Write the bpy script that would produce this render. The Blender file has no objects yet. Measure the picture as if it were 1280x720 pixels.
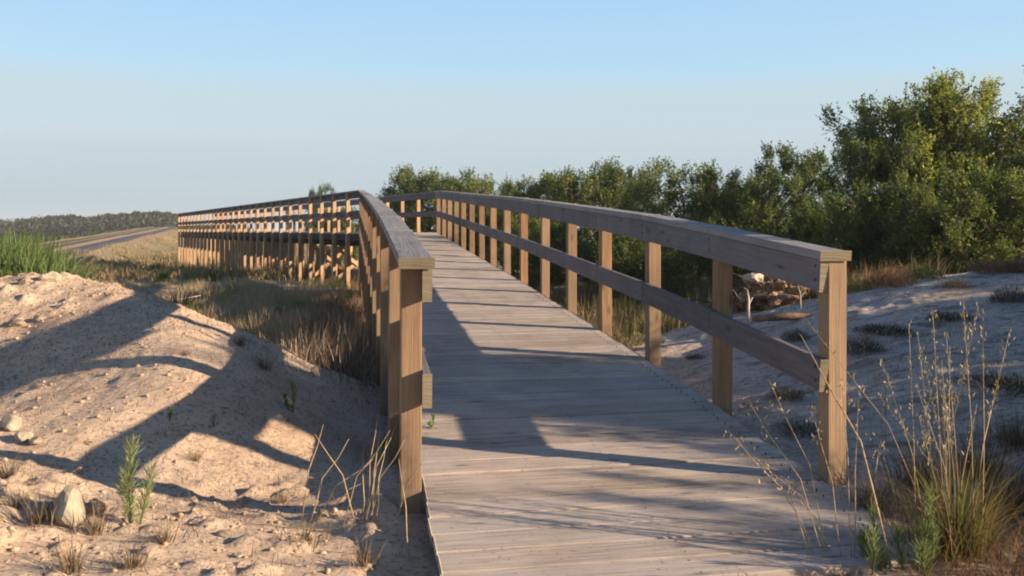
import bpy, math, random
import numpy as np
from mathutils import Vector, Matrix
R = math.radians
random.seed(7)
rng = np.random.default_rng(11)
E = 1.35                                   # eye height above the world's zero

# ------------------------------------------------------------------ camera, sky, sun, exposure
scene = bpy.context.scene
C = scene.collection
cam_d = bpy.data.cameras.new('camera')
cam = bpy.data.objects.new('camera', cam_d)
C.objects.link(cam)
cam.location = (0, 0, E)
cam.rotation_euler = (R(90), 0, 0)
cam_d.sensor_width = 36
cam_d.lens = 36 * 1100 / 1280
cam_d.shift_y = -72 / 1280
cam_d.clip_start = 0.05
cam_d.clip_end = 6000
scene.camera = cam

SUN_EL = 16.7
SUN_AZ = math.degrees(math.atan2(.973, -.229))      # clockwise from +Y
world = bpy.data.worlds.new("World")
scene.world = world
world.use_nodes = True
wn = world.node_tree
wn.nodes.clear()
sky = wn.nodes.new('ShaderNodeTexSky')
sky.sky_type = 'NISHITA'
sky.sun_disc = False
sky.sun_elevation = R(SUN_EL)
sky.sun_rotation = R(SUN_AZ)
sky.altitude = 0
sky.air_density = 1.0
sky.dust_density = 0.6
sky.ozone_density = 2.2
bg = wn.nodes.new('ShaderNodeBackground')
bg.inputs[1].default_value = 0.08
wo = wn.nodes.new('ShaderNodeOutputWorld')
# grading of the sky by height above the horizon (pale cool haze low down, deeper overhead)
tcw = wn.nodes.new('ShaderNodeTexCoord'); spw = wn.nodes.new('ShaderNodeSeparateXYZ')
wn.links.new(tcw.outputs['Generated'], spw.inputs[0])
rw = wn.nodes.new('ShaderNodeValToRGB'); rw.color_ramp.interpolation = 'LINEAR'
SKY = [(0.0, (2.35, 2.95, 3.3)), (.034, (2.36, 2.94, 3.45)), (.10, (3.2, 3.72, 3.98)), (.15, (3.15, 3.95, 4.3)), (.178, (2.8, 4.1, 5.0)), (.25, (2.35, 3.8, 5.3)), (.5, (.55, 1.05, 2.1)), (1.0, (.28, .6, 1.5))]
while len(rw.color_ramp.elements) < len(SKY): rw.color_ramp.elements.new(.5)
for e_, (p_, c_) in zip(rw.color_ramp.elements, SKY):
    e_.position = p_; e_.color = (c_[0] / 8, c_[1] / 8, c_[2] / 8, 1)
mpw = wn.nodes.new('ShaderNodeMapping'); mpw.inputs['Scale'].default_value = (1.2, 1.2, 14)
nzw = wn.nodes.new('ShaderNodeTexNoise'); nzw.inputs['Scale'].default_value = 1.6; nzw.inputs['Detail'].default_value = 3
wn.links.new(tcw.outputs['Generated'], mpw.inputs[0]); wn.links.new(mpw.outputs[0], nzw.inputs[0])
maw = wn.nodes.new('ShaderNodeMath'); maw.operation = 'MULTIPLY_ADD'; maw.inputs[1].default_value = .05; maw.inputs[2].default_value = -.025
wn.links.new(nzw.outputs[0], maw.inputs[0])
adw = wn.nodes.new('ShaderNodeMath'); adw.operation = 'ADD'; wn.links.new(spw.outputs[2], adw.inputs[0]); wn.links.new(maw.outputs[0], adw.inputs[1])
wn.links.new(adw.outputs[0], rw.inputs[0])
mw = wn.nodes.new('ShaderNodeMix'); mw.data_type = 'RGBA'; mw.blend_type = 'MIX'; mw.inputs[0].default_value = .88
sc2 = wn.nodes.new('ShaderNodeVectorMath'); sc2.operation = 'SCALE'; sc2.inputs['Scale'].default_value = 8.0
wn.links.new(rw.outputs[0], sc2.inputs[0])
wn.links.new(sky.outputs[0], mw.inputs[6]); wn.links.new(sc2.outputs[0], mw.inputs[7])
wn.links.new(mw.outputs[2], bg.inputs[0])
wn.links.new(bg.outputs[0], wo.inputs[0])

sd = bpy.data.lights.new('sun', 'SUN')
sd.energy = 5.0
sd.angle = R(0.6)
sd.color = (1.0, 0.78, 0.56)
sun = bpy.data.objects.new('sun', sd)
C.objects.link(sun)
tosun = Vector((math.sin(R(SUN_AZ)) * math.cos(R(SUN_EL)), math.cos(R(SUN_AZ)) * math.cos(R(SUN_EL)), math.sin(R(SUN_EL))))
sun.rotation_euler = tosun.to_track_quat('Z', 'Y').to_euler()
sun.location = (20, -5, 15)

scene.view_settings.view_transform = 'Standard'
scene.view_settings.look = 'None'
scene.view_settings.gamma = 1
scene.view_settings.exposure = 1.2
scene.render.engine = 'CYCLES'
scene.cycles.filter_width = 2.0

# ------------------------------------------------------------------ tagging helpers
def tag(o, label=None, cat=None, group=None, kind=None):
    if label: o['label'] = label
    if cat: o['category'] = cat
    if group: o['group'] = group
    if kind: o['kind'] = kind
    return o

def empty(name, loc, rz=0, sc=1.0):
    o = bpy.data.objects.new(name, None)
    C.objects.link(o)
    o.location = loc
    o.rotation_euler = (0, 0, rz)
    o.scale = (sc, sc, sc) if not hasattr(sc, '__len__') else sc
    o.empty_display_size = 0.2
    return o

def link(name, me, parent=None):
    o = bpy.data.objects.new(name, me)
    C.objects.link(o)
    if parent: o.parent = parent
    return o

def copy_tree(o, parent=None):
    c = o.copy()
    C.objects.link(c)
    c.parent = parent
    for ch in list(o.children):
        copy_tree(ch, c)
    return c

# ------------------------------------------------------------------ noise in numpy
def vnoise(x, y, seed=0):
    x = np.asarray(x, float); y = np.asarray(y, float)
    xi = np.floor(x).astype(np.int64); yi = np.floor(y).astype(np.int64)
    fx = x - xi; fy = y - yi
    fx = fx * fx * (3 - 2 * fx); fy = fy * fy * (3 - 2 * fy)
    def h(a, b):
        n = (a * 374761393 + b * 668265263 + seed * 1442695041) & 0xffffffff
        n = ((n ^ (n >> 13)) * 1274126177) & 0xffffffff
        n = n ^ (n >> 16)
        return (n & 0xffff) / 65535.0
    return ((h(xi, yi) * (1 - fx) + h(xi + 1, yi) * fx) * (1 - fy) +
            (h(xi, yi + 1) * (1 - fx) + h(xi + 1, yi + 1) * fx) * fy) * 2 - 1

def fbm(x, y, oct=4, seed=0, gain=.5):
    s = 0; a = 1
    for k in range(oct):
        s = s + a * vnoise(x * 2 ** k + 17.3 * k, y * 2 ** k - 9.1 * k, seed + k)
        a *= gain
    return s

# ------------------------------------------------------------------ the lie of the land (z relative to the eye)
CP = np.array([
    # left mound
    (-.5, 3.0, -1.22), (-.46, 3.7, -1.18), (-1.07, 4.04, -1.26), (-.95, 5.2, -1.24), (-1.1, 6.3, -1.18), (-1.4, 6.5, -1.05),
    (-3.32, 5.97, -.79), (-3.08, 6.0, -.70), (-3.02, 6.29, -.63), (-2.89, 6.59, -.55), (-3.05, 5.28, -.96), (-2.89, 5.32, -.90),
    (-2.67, 5.55, -.79), (-2.57, 5.80, -.72), (-2.32, 5.71, -.66), (-2.07, 4.37, -1.06), (-1.89, 4.48, -.99), (-1.79, 4.77, -.91),
    (-1.75, 5.21, -.82), (-1.77, 4.31, -1.11), (-1.69, 4.50, -1.05), (-1.60, 4.66, -1.0), (-1.55, 5.05, -.92),
    (-3.8, 7.3, -.40), (-4.6, 7.6, -.42), (-5.5, 8.0, -.45), (-2.6, 6.8, -.60), (-3.2, 7.0, -.50), (-1.9, 6.2, -.80),
    (-1.75, 3.0, -1.18), (-2.15, 3.7, -1.12), (-3.0, 3.3, -1.12), (-4.0, 5.0, -.92), (-4.5, 6.2, -.72), (-6, 5, -.9), (-1.2, 3.2, -1.2),
    (-1.6, 7.9, -1.14), (-1.96, 7.93, -1.08), (-2.6, 8.2, -1.05), (-1.45, 6.9, -1.09), (-3.6, 9.2, -1.2), (-5, 10.2, -1.2), (-7, 10.5, -1.2), (-3, 12, -1.38), (-6, 16, -1.4), (-3, 16, -1.4),
    (-9, 14, -1.35), (-14, 20, -1.45), (-2, 10, -1.28),
    # under the ramp and right of it
    (.3, 6, -1.32), (-.3, 9, -1.33), (-1, 13, -1.38), (-2.5, 20, -1.42), (0, 3.6, -1.24), (1.0, 3.4, -1.22), (.4, 2.7, -1.2), (.4, 2.0, -1.2), (-1, 1.5, -1.25),
    (1.6, 3.1, -1.15), (1.42, 3.95, -1.10), (2.06, 4.05, -1.13), (1.7, 4.6, -1.17), (3.0, 5.2, -.98), (2.2, 6.0, -1.12), (1.6, 6.2, -1.25), (4.2, 7.0, -.82), (3.0, 7.5, -.98),
    (2.4, 8.5, -1.08), (3.9, 9.2, -.62), (4.8, 9.6, -.50), (5.8, 9.8, -.43), (7.2, 9.9, -.42), (2.4, 10.3, -1.1), (3.2, 11.2, -1.0), (1.5, 10, -1.22),
    (4.5, 12.5, -.85), (7, 13, -.8), (6, 6, -.8), (9, 6, -.7), (5, 3, -1.1), (9, 2, -1.1), (3, 1, -1.2), (9, 16, -1.0), (5, 17, -1.1), (2, 16, -1.3),
    # far
    (-8, 30, -1.5), (-16, 45, -1.9), (-20, 55, -1.95), (0, 40, -1.6), (15, 40, -1.4), (15, 20, -1.1), (-30, 30, -1.6), (-20, 10, -1.3), (20, 5, -1.0),
    (-10, 0, -1.2), (10, -6, -1.2), (-10, -8, -1.3), (25, -5, -1.1), (-25, -5, -1.3),
], float)
def _tps(r2):
    return np.where(r2 > 1e-9, .5 * r2 * np.log(np.maximum(r2, 1e-9)), 0)
_n = len(CP)
_A = np.zeros((_n + 3, _n + 3))
_d2 = ((CP[:, None, :2] - CP[None, :, :2]) ** 2).sum(-1)
_A[:_n, :_n] = _tps(_d2) + np.eye(_n) * .012
_A[:_n, _n] = 1; _A[:_n, _n + 1:] = CP[:, :2]; _A[_n, :_n] = 1; _A[_n + 1:, :_n] = CP[:, :2].T
_w = np.linalg.solve(_A, np.concatenate([CP[:, 2], [0, 0, 0]]))
def smooth(a, b, x):
    t = np.clip((x - a) / (b - a), 0, 1)
    return t * t * (3 - 2 * t)
DK0 = np.array([-31.0, 60.0]); DKD = np.array([-66.0, 200.0]); DKD = DKD / np.linalg.norm(DKD)
def dike_lat(x, y):
    px = x - DK0[0]; py = y - DK0[1]
    return px * DKD[1] - py * DKD[0], px * DKD[0] + py * DKD[1]
def ground_z(x, y, fine=True):
    x = np.atleast_1d(np.asarray(x, float)); y = np.atleast_1d(np.asarray(y, float))
    shp = x.shape; xf = x.ravel(); yf = y.ravel()
    xc = np.clip(xf, -30, 25); yc = np.clip(yf, -10, 58)
    out = np.empty(len(xf))
    for i in range(0, len(xf), 20000):
        s = slice(i, i + 20000)
        d2 = (xc[s, None] - CP[None, :, 0]) ** 2 + (yc[s, None] - CP[None, :, 1]) ** 2
        out[s] = _tps(d2) @ _w[:_n] + _w[_n] + _w[_n + 1] * xc[s] + _w[_n + 2] * yc[s]
    far = smooth(30, 70, np.hypot(xf, yf))
    out = out * (1 - far) + far * (-1.9)
    near = 1 - smooth(14, 30, np.hypot(xf, yf))
    out += fbm(xf * .9, yf * .9, 3, 3) * .035
    lat, lon = dike_lat(xf, yf)
    top = -1.15 + .0150 * lon
    prof = top - np.maximum(0, np.abs(lat) - 3.3) * .5
    prof += .05 * np.cos(lat * 2.6) * (np.abs(lat) < 3.6)
    on = smooth(-18, -6, lon) * (1 - smooth(260, 320, lon))
    out = np.maximum(out, out * (1 - on) + prof * on) 
    if fine:
        keep = near
        out += keep * fbm(xf * 4, yf * 4, 3, 8) * .012
        lump = np.maximum(0, fbm(xf * 9, yf * 9, 3, 21) - .25)
        rough = smooth(-.1, .5, fbm(xf * .8 + 3, yf * .8, 2, 33))
        clod = smooth(4.9, 5.6, yf) * smooth(-2.2, -3.0, xf) * smooth(9.0, 8.0, yf)
        out += keep * lump * .036 * (.25 + rough + .7 * clod) + keep * (fbm(xf * 2.2, yf * 2.2, 2, 44)) * .012
        out += keep * vnoise(xf * 28, yf * 28, 5) * .0035
    # keep the ground well below the deck planks
    return (out + E).reshape(shp)
def gz(x, y):
    return float(ground_z([x], [y], False)[0])

# ------------------------------------------------------------------ materials
def new_mat(name):
    m = bpy.data.materials.new(name)
    m.use_nodes = True
    nt = m.node_tree
    nt.nodes.clear()
    out = nt.nodes.new('ShaderNodeOutputMaterial')
    return m, nt, out
def N(nt, t, **kw):
    n = nt.nodes.new(t)
    for k, v in kw.items():
        if k.startswith('i_'):
            n.inputs[k[2:].replace('_', ' ')].default_value = v
        else:
            setattr(n, k, v)
    return n
def ramp(nt, src, stops):
    r = nt.nodes.new('ShaderNodeValToRGB')
    els = r.color_ramp.elements
    while len(els) < len(stops): els.new(.5)
    for e, (p, c) in zip(els, stops):
        e.position = p
        e.color = (c[0], c[1], c[2], 1) if hasattr(c, '__len__') else (c, c, c, 1)
    nt.links.new(src, r.inputs[0])
    return r.outputs[0]
def mixc(nt, fac, a, b, mode='MIX'):
    m = nt.nodes.new('ShaderNodeMix'); m.data_type = 'RGBA'; m.blend_type = mode
    for s, v in ((m.inputs[0], fac), (m.inputs[6], a), (m.inputs[7], b)):
        if hasattr(v, 'links') or isinstance(v, bpy.types.NodeSocket): nt.links.new(v, s)
        elif hasattr(v, '__len__'): s.default_value = (*v[:3], 1)
        else: s.default_value = v
    return m.outputs[2]

def wood(name, c_dark, c_light, c_tint, rough=.78, knots=True, wear=0.0, bump=.35):
    m, nt, out = new_mat(name)
    p = N(nt, 'ShaderNodeBsdfPrincipled', i_Roughness=rough)
    p.inputs['Specular IOR Level'].default_value = .25
    uv = N(nt, 'ShaderNodeUVMap', uv_map='uv')
    mp = N(nt, 'ShaderNodeMapping'); mp.inputs['Scale'].default_value = (1.6, 42, 1)
    nt.links.new(uv.outputs[0], mp.inputs[0])
    g = N(nt, 'ShaderNodeTexNoise', i_Scale=1.0, i_Detail=6.0, i_Roughness=.62, i_Distortion=.6)
    nt.links.new(mp.outputs[0], g.inputs[0])
    mp2 = N(nt, 'ShaderNodeMapping'); mp2.inputs['Scale'].default_value = (5, 170, 1)
    nt.links.new(uv.outputs[0], mp2.inputs[0])
    g2 = N(nt, 'ShaderNodeTexNoise', i_Scale=1.0, i_Detail=3.0)
    nt.links.new(mp2.outputs[0], g2.inputs[0])
    col = ramp(nt, g.outputs[0], [(.3, c_dark), (.52, [(a + b) / 2 for a, b in zip(c_dark, c_light)]), (.72, c_light)])
    fine = ramp(nt, g2.outputs[0], [(.35, .72), (.6, 1.06)])
    col = mixc(nt, 1, col, fine, 'MULTIPLY')
    at = N(nt, 'ShaderNodeAttribute', attribute_name='rnd')
    sep = N(nt, 'ShaderNodeSeparateColor'); nt.links.new(at.outputs['Color'], sep.inputs[0])
    var = ramp(nt, sep.outputs[0], [(0, .70), (1, 1.2)])
    col = mixc(nt, 1, col, var, 'MULTIPLY')
    tf = N(nt, 'ShaderNodeMath', operation='MULTIPLY'); nt.links.new(sep.outputs[1], tf.inputs[0]); tf.inputs[1].default_value = .55
    col = mixc(nt, tf.outputs[0], col, c_tint)
    # blotchy weathering, larger scale
    gw = N(nt, 'ShaderNodeNewGeometry')
    nz = N(nt, 'ShaderNodeTexNoise', i_Scale=3.2, i_Detail=4.0); nt.links.new(gw.outputs['Position'], nz.inputs[0])
    bl = ramp(nt, nz.outputs[0], [(.35, .84), (.65, 1.08)])
    col = mixc(nt, 1, col, bl, 'MULTIPLY')
    nw = N(nt, 'ShaderNodeTexNoise', i_Scale=1.7, i_Detail=6.0, i_Roughness=.7); nt.links.new(gw.outputs['Position'], nw.inputs[0])
    col = mixc(nt, ramp(nt, nw.outputs[0], [(.45, 0), (.72, .6)]), col, [c * .85 for c in c_tint])
    if knots:
        mk = N(nt, 'ShaderNodeMapping'); mk.inputs['Scale'].default_value = (3.2, 11, 1)
        nt.links.new(uv.outputs[0], mk.inputs[0])
        v = N(nt, 'ShaderNodeTexVoronoi', i_Scale=1.0); nt.links.new(mk.outputs[0], v.inputs[0])
        kn = ramp(nt, v.outputs[0], [(.05, .35), (.13, .8), (.2, 1)])
        col = mixc(nt, .8, col, kn, 'MULTIPLY')
    if wear > 0:      # sand blown and trodden on the boards
        n3 = N(nt, 'ShaderNodeTexNoise', i_Scale=2.1, i_Detail=7.0, i_Roughness=.7); nt.links.new(gw.outputs['Position'], n3.inputs[0])
        f = ramp(nt, n3.outputs[0], [(.5, 0), (.72, wear)])
        col = mixc(nt, f, col, (.50, .42, .33))
        # scattered grit specks
        n4 = N(nt, 'ShaderNodeTexNoise', i_Scale=60, i_Detail=2.0); nt.links.new(gw.outputs['Position'], n4.inputs[0])
        f4 = ramp(nt, n4.outputs[0], [(.66, 0), (.7, .6)])
        col = mixc(nt, f4, col, (.16, .12, .09))
    nt.links.new(col, p.inputs['Base Color'])
    ad = N(nt, 'ShaderNodeMath', operation='ADD'); nt.links.new(g.outputs[0], ad.inputs[0]); nt.links.new(g2.outputs[0], ad.inputs[1])
    b = N(nt, 'ShaderNodeBump', i_Strength=bump, i_Distance=.006)
    nt.links.new(ad.outputs[0], b.inputs['Height']); nt.links.new(b.outputs[0], p.inputs['Normal'])
    nt.links.new(p.outputs[0], out.inputs[0])
    return m

M = {}
M['deck'] = wood('weathered_deck_timber', (.27, .215, .17), (.60, .49, .39), (.44, .40, .375), wear=.55, bump=.6)
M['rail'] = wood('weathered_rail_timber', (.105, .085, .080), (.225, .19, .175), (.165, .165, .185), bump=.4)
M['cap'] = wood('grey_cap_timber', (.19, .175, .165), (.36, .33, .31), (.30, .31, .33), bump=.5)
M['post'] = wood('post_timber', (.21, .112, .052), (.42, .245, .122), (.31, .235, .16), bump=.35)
M['post_far'] = wood('sun_lightened_post_timber', (.33, .19, .092), (.60, .38, .20), (.46, .33, .22), bump=.3)  # lighter copy of the post timber, sunlight put into the colour
M['pile'] = wood('sun_lightened_pile_timber', (.44, .25, .12), (.72, .46, .25), (.56, .40, .25), bump=.3)  # lightened so piles under the deck look sunlit, light painted into the colour
M['end'] = wood('weathered_end_grain', (.17, .135, .080), (.29, .235, .145), (.26, .22, .15), knots=False, bump=.5)
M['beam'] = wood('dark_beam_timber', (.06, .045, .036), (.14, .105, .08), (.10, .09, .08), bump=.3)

def leafmat(name, trans=.35, gloss=.12, rough=.5, tint=None):
    m, nt, out = new_mat(name)
    at = N(nt, 'ShaderNodeAttribute', attribute_name='col')
    p = N(nt, 'ShaderNodeBsdfPrincipled', i_Roughness=rough)
    p.inputs['Specular IOR Level'].default_value = gloss * 2.5
    nt.links.new(at.outputs['Color'], p.inputs['Base Color'])
    t = N(nt, 'ShaderNodeBsdfTranslucent')
    c2 = mixc(nt, 1, at.outputs['Color'], (1.2, 1.2, .55), 'MULTIPLY')
    nt.links.new(c2, t.inputs[0])
    mx = N(nt, 'ShaderNodeMixShader'); mx.inputs[0].default_value = trans
    nt.links.new(p.outputs[0], mx.inputs[1]); nt.links.new(t.outputs[0], mx.inputs[2])
    nt.links.new(mx.outputs[0], out.inputs[0])
    return m
M['leaf'] = leafmat('leaves', .42, .09, .6)
M['grass'] = leafmat('grass_blades', .3, .08, .6)
M['dry'] = leafmat('dry_grass_blades', .2, .05, .8)

def simple(name, c1, c2, scale=6, rough=.9, bump=.3, dist=.02, detail=6):
    m, nt, out = new_mat(name)
    p = N(nt, 'ShaderNodeBsdfPrincipled', i_Roughness=rough)
    p.inputs['Specular IOR Level'].default_value = .2
    tc = N(nt, 'ShaderNodeTexCoord')
    n = N(nt, 'ShaderNodeTexNoise', i_Scale=float(scale), i_Detail=float(detail), i_Roughness=.65)
    nt.links.new(tc.outputs['Object'], n.inputs[0])
    nt.links.new(ramp(nt, n.outputs[0], [(.32, c1), (.68, c2)]), p.inputs['Base Color'])
    b = N(nt, 'ShaderNodeBump', i_Strength=bump, i_Distance=dist)
    nt.links.new(n.outputs[0], b.inputs['Height']); nt.links.new(b.outputs[0], p.inputs['Normal'])
    nt.links.new(p.outputs[0], out.inputs[0])
    return m
M['bark'] = simple('bark', (.045, .035, .028), (.15, .115, .085), 12, bump=.8)
M['rock'] = simple('pale_stone', (.24, .20, .15), (.44, .38, .28), 14, bump=.7, dist=.015)
M['rock2'] = simple('brown_stone', (.17, .13, .10), (.36, .29, .22), 14, bump=.7, dist=.015)
M['deadwood'] = simple('dead_wood', (.10, .065, .045), (.34, .22, .14), 9, bump=.9)
M['palewood'] = simple('bleached_wood', (.38, .31, .24), (.60, .50, .40), 16, bump=.5)
M['bolt'] = simple('rusty_steel', (.04, .03, .03), (.12, .08, .06), 40, rough=.5)
M['lime'] = simple('fibrous_bark', (.16, .09, .055), (.48, .32, .20), 22, bump=1.0)

def ground_mat():
    m, nt, out = new_mat('sandy_ground')
    p = N(nt, 'ShaderNodeBsdfPrincipled', i_Roughness=.95)
    p.inputs['Specular IOR Level'].default_value = .12
    g = N(nt, 'ShaderNodeNewGeometry')
    def noise(s, d=5, r=.6):
        n = N(nt, 'ShaderNodeTexNoise', i_Scale=float(s), i_Detail=float(d), i_Roughness=r)
        nt.links.new(g.outputs['Position'], n.inputs[0]); return n.outputs[0]
    n1, n2, n3, n4 = noise(.9, 6), noise(7, 8, .7), noise(45, 4, .7), noise(160, 2)
    col = ramp(nt, n1, [(.32, (.53, .375, .26)), (.52, (.64, .48, .345)), (.7, (.68, .54, .405))])
    col = mixc(nt, 1, col, ramp(nt, n2, [(.3, .72), (.52, 1.0), (.75, 1.12)]), 'MULTIPLY')
    # crumbs of darker earth and organic specks
    col = mixc(nt, ramp(nt, n3, [(.53, 0), (.63, .8)]), col, (.20, .14, .095))
    col = mixc(nt, ramp(nt, n4, [(.6, 0), (.7, .45)]), col, (.62, .52, .40))
    at = N(nt, 'ShaderNodeAttribute', attribute_name='soil')
    sp = N(nt, 'ShaderNodeSeparateColor'); nt.links.new(at.outputs['Color'], sp.inputs[0])
    soil = ramp(nt, n2, [(.3, (.16, .115, .075)), (.5, (.32, .235, .16)), (.75, (.50, .39, .28))])
    # edges of the litter broken up by noise
    a = N(nt, 'ShaderNodeMath', operation='ADD'); nt.links.new(sp.outputs[0], a.inputs[0])
    b_ = N(nt, 'ShaderNodeMath', operation='MULTIPLY_ADD'); nt.links.new(n2, b_.inputs[0]); b_.inputs[1].default_value = .9; b_.inputs[2].default_value = -.45
    nt.links.new(b_.outputs[0], a.inputs[1])
    col = mixc(nt, ramp(nt, a.outputs[0], [(.35, 0), (.62, 1)]), col, soil)
    green = ramp(nt, n2, [(.3, (.035, .055, .018)), (.7, (.10, .13, .04))])
    col = mixc(nt, sp.outputs[1], col, green)
    pale = ramp(nt, n2, [(.3, (.48, .435, .38)), (.7, (.66, .60, .52))])
    mps = N(nt, 'ShaderNodeMapping'); mps.inputs['Scale'].default_value = (1.3, 3.2, 1.5); mps.inputs['Rotation'].default_value = (0, 0, .35)
    nt.links.new(g.outputs['Position'], mps.inputs[0])
    ns = N(nt, 'ShaderNodeTexNoise', i_Scale=2.2, i_Detail=9.0, i_Roughness=.72, i_Distortion=.8); nt.links.new(mps.outputs[0], ns.inputs[0])
    pale = mixc(nt, ramp(nt, ns.outputs[0], [(.49, 0), (.60, .8)]), pale, (.13, .11, .095))
    col = mixc(nt, sp.outputs[2], col, mixc(nt, 1, pale, ramp(nt, n3, [(.5, 1), (.66, .6)]), 'MULTIPLY'))
    nt.links.new(col, p.inputs['Base Color'])
    n5 = noise(26, 9, .75)
    ad = N(nt, 'ShaderNodeMath', operation='MULTIPLY_ADD'); nt.links.new(n2, ad.inputs[0]); ad.inputs[1].default_value = .6; nt.links.new(n5, ad.inputs[2])
    b = N(nt, 'ShaderNodeBump', i_Strength=.8, i_Distance=.03)
    nt.links.new(ad.outputs[0], b.inputs['Height']); nt.links.new(b.outputs[0], p.inputs['Normal'])
    nt.links.new(p.outputs[0], out.inputs[0])
    return m
M['ground'] = ground_mat()

# ------------------------------------------------------------------ mesh helpers
def mesh_np(name, V, F, mat, col=None, smooth_=False, attr='col'):
    V = np.asarray(V, np.float32); F = np.asarray(F, np.int32)
    me = bpy.data.meshes.new(name)
    k = F.shape[1]
    me.vertices.add(len(V)); me.vertices.foreach_set('co', V.ravel())
    me.loops.add(F.size); me.loops.foreach_set('vertex_index', F.ravel())
    me.polygons.add(len(F))
    me.polygons.foreach_set('loop_start', np.arange(0, F.size, k, dtype=np.int32))
    me.polygons.foreach_set('loop_total', np.full(len(F), k, np.int32))
    if smooth_: me.polygons.foreach_set('use_smooth', np.ones(len(F), bool))
    me.update(calc_edges=True)
    if col is not None:
        a = me.attributes.new(attr, 'FLOAT_COLOR', 'POINT')
        c = np.ones((len(V), 4), np.float32); c[:, :3] = col
        a.data.foreach_set('color', c.ravel())
    me.materials.append(mat)
    return me

class MB:
    """collects boxes / tubes with metre-scaled uv and a random value per board"""
    def __init__(s): s.v = []; s.f = []; s.uv = []; s.c = []; s.ends = []
    def box(s, a, b, w, h, up=(0, 0, 1), rnd=None):
        a = Vector(a); b = Vector(b); up = Vector(up)
        d = (b - a); L = d.length; d.normalize()
        side = d.cross(up).normalized(); up = side.cross(d).normalized()
        r = rnd if rnd is not None else (random.random(), random.random(), random.random())
        n = len(s.v)
        for e in (a, b):
            for i, j in ((-1, -1), (1, -1), (1, 1), (-1, 1)):
                s.v.append(e + side * (i * w / 2) + up * (j * h / 2)); s.c.append(r)
        o1 = random.uniform(0, 60); o2 = random.uniform(0, 9)
        per = [0, w, w + h, 2 * w + h, 2 * w + 2 * h]
        for k in range(4):
            q = (k + 1) % 4
            s.f.append((n + k, n + 4 + k, n + 4 + q, n + q)[::-1])
            u = [(o1, o2 + per[k]), (o1 + L, o2 + per[k]), (o1 + L, o2 + per[k + 1]), (o1, o2 + per[k + 1])]
            s.uv += u[::-1]
        for base, rev in ((0, False), (4, True)):
            idx = [n + base + k for k in range(4)]
            s.ends.append(len(s.f))
            u = [(o1, o2), (o1 + w * .3, o2 + .01), (o1 + w * .3, o2 + h), (o1, o2 + h)]
            if not rev: s.f.append(tuple(idx)); s.uv += u
            else: s.f.append(tuple(idx[::-1])); s.uv += u[::-1]
        return s
    def tube(s, pts, rad, n=7, rnd=None):
        r = rnd or (random.random(), random.random(), random.random())
        base = len(s.v); pts = [Vector(p) for p in pts]
        for i, p in enumerate(pts):
            d = (pts[min(i + 1, len(pts) - 1)] - pts[max(i - 1, 0)]).normalized()
            x = d.orthogonal().normalized() if abs(d.z) > .99 else d.cross(Vector((0, 0, 1))).normalized()
            y = d.cross(x)
            for k in range(n):
                t = 2 * math.pi * k / n
                s.v.append(p + (x * math.cos(t) + y * math.sin(t)) * rad[i]); s.c.append(r)
        for i in range(len(pts) - 1):
            for k in range(n):
                q = (k + 1) % n
                s.f.append((base + i * n + k, base + i * n + q, base + (i + 1) * n + q, base + (i + 1) * n + k))
                s.uv += [(i * .2, k / n), (i * .2, q / n), (i * .2 + .2, q / n), (i * .2 + .2, k / n)]
        for i, rev in ((0, True), (len(pts) - 1, False)):
            idx = [base + i * n + k for k in range(n)]
            if rev: idx = idx[::-1]
            s.f.append(tuple(idx)); s.uv += [(0, 0)] * n
        return s
    def build(s, name, mat, parent=None, bevel=0, sm=False, origin=None):
        me = bpy.data.meshes.new(name)
        o = Vector(origin) if origin is not None else Vector((0, 0, 0))
        me.from_pydata([tuple(v - o) for v in s.v], [], s.f)
        ul = me.uv_layers.new(name='uv')
        for i, u in enumerate(s.uv): ul.data[i].uv = u
        a = me.attributes.new('rnd', 'FLOAT_COLOR', 'POINT')
        a.data.foreach_set('color', np.concatenate([np.array(s.c, np.float32), np.ones((len(s.c), 1), np.float32)], 1).ravel())
        me.materials.append(mat)
        if name in ('railing', 'face_board', 'middle_rail'):
            me.materials.append(M['end'])
            for q in s.ends: me.polygons[q].material_index = 1
        if sm: me.polygons.foreach_set('use_smooth', [True] * len(me.polygons))
        me.update()
        ob = link(name, me, parent)
        ob.location = o
        if bevel:
            b = ob.modifiers.new('bevel', 'BEVEL'); b.width = bevel; b.segments = 2; b.limit_method = 'ANGLE'
        return ob

def unit(v):
    return v / np.maximum(np.linalg.norm(v, axis=-1, keepdims=True), 1e-9)

def leaf_arrays(P, D, L, W, col, g=rng):
    """diamond leaves: base P, direction D, length L, width W"""
    n = len(P); D = unit(D)
    r = unit(np.cross(D, g.normal(size=(n, 3))))
    up = np.cross(r, D)
    L = np.broadcast_to(L, n)[:, None]; W = np.broadcast_to(W, n)[:, None]
    V = np.stack([P, P + D * L * .5 + r * W * .5 + up * W * .12, P + D * L, P + D * L * .5 - r * W * .5 + up * W * .12], 1).reshape(-1, 3)
    F = np.arange(n * 4).reshape(n, 4)
    return V, F, np.repeat(col, 4, 0)

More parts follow.
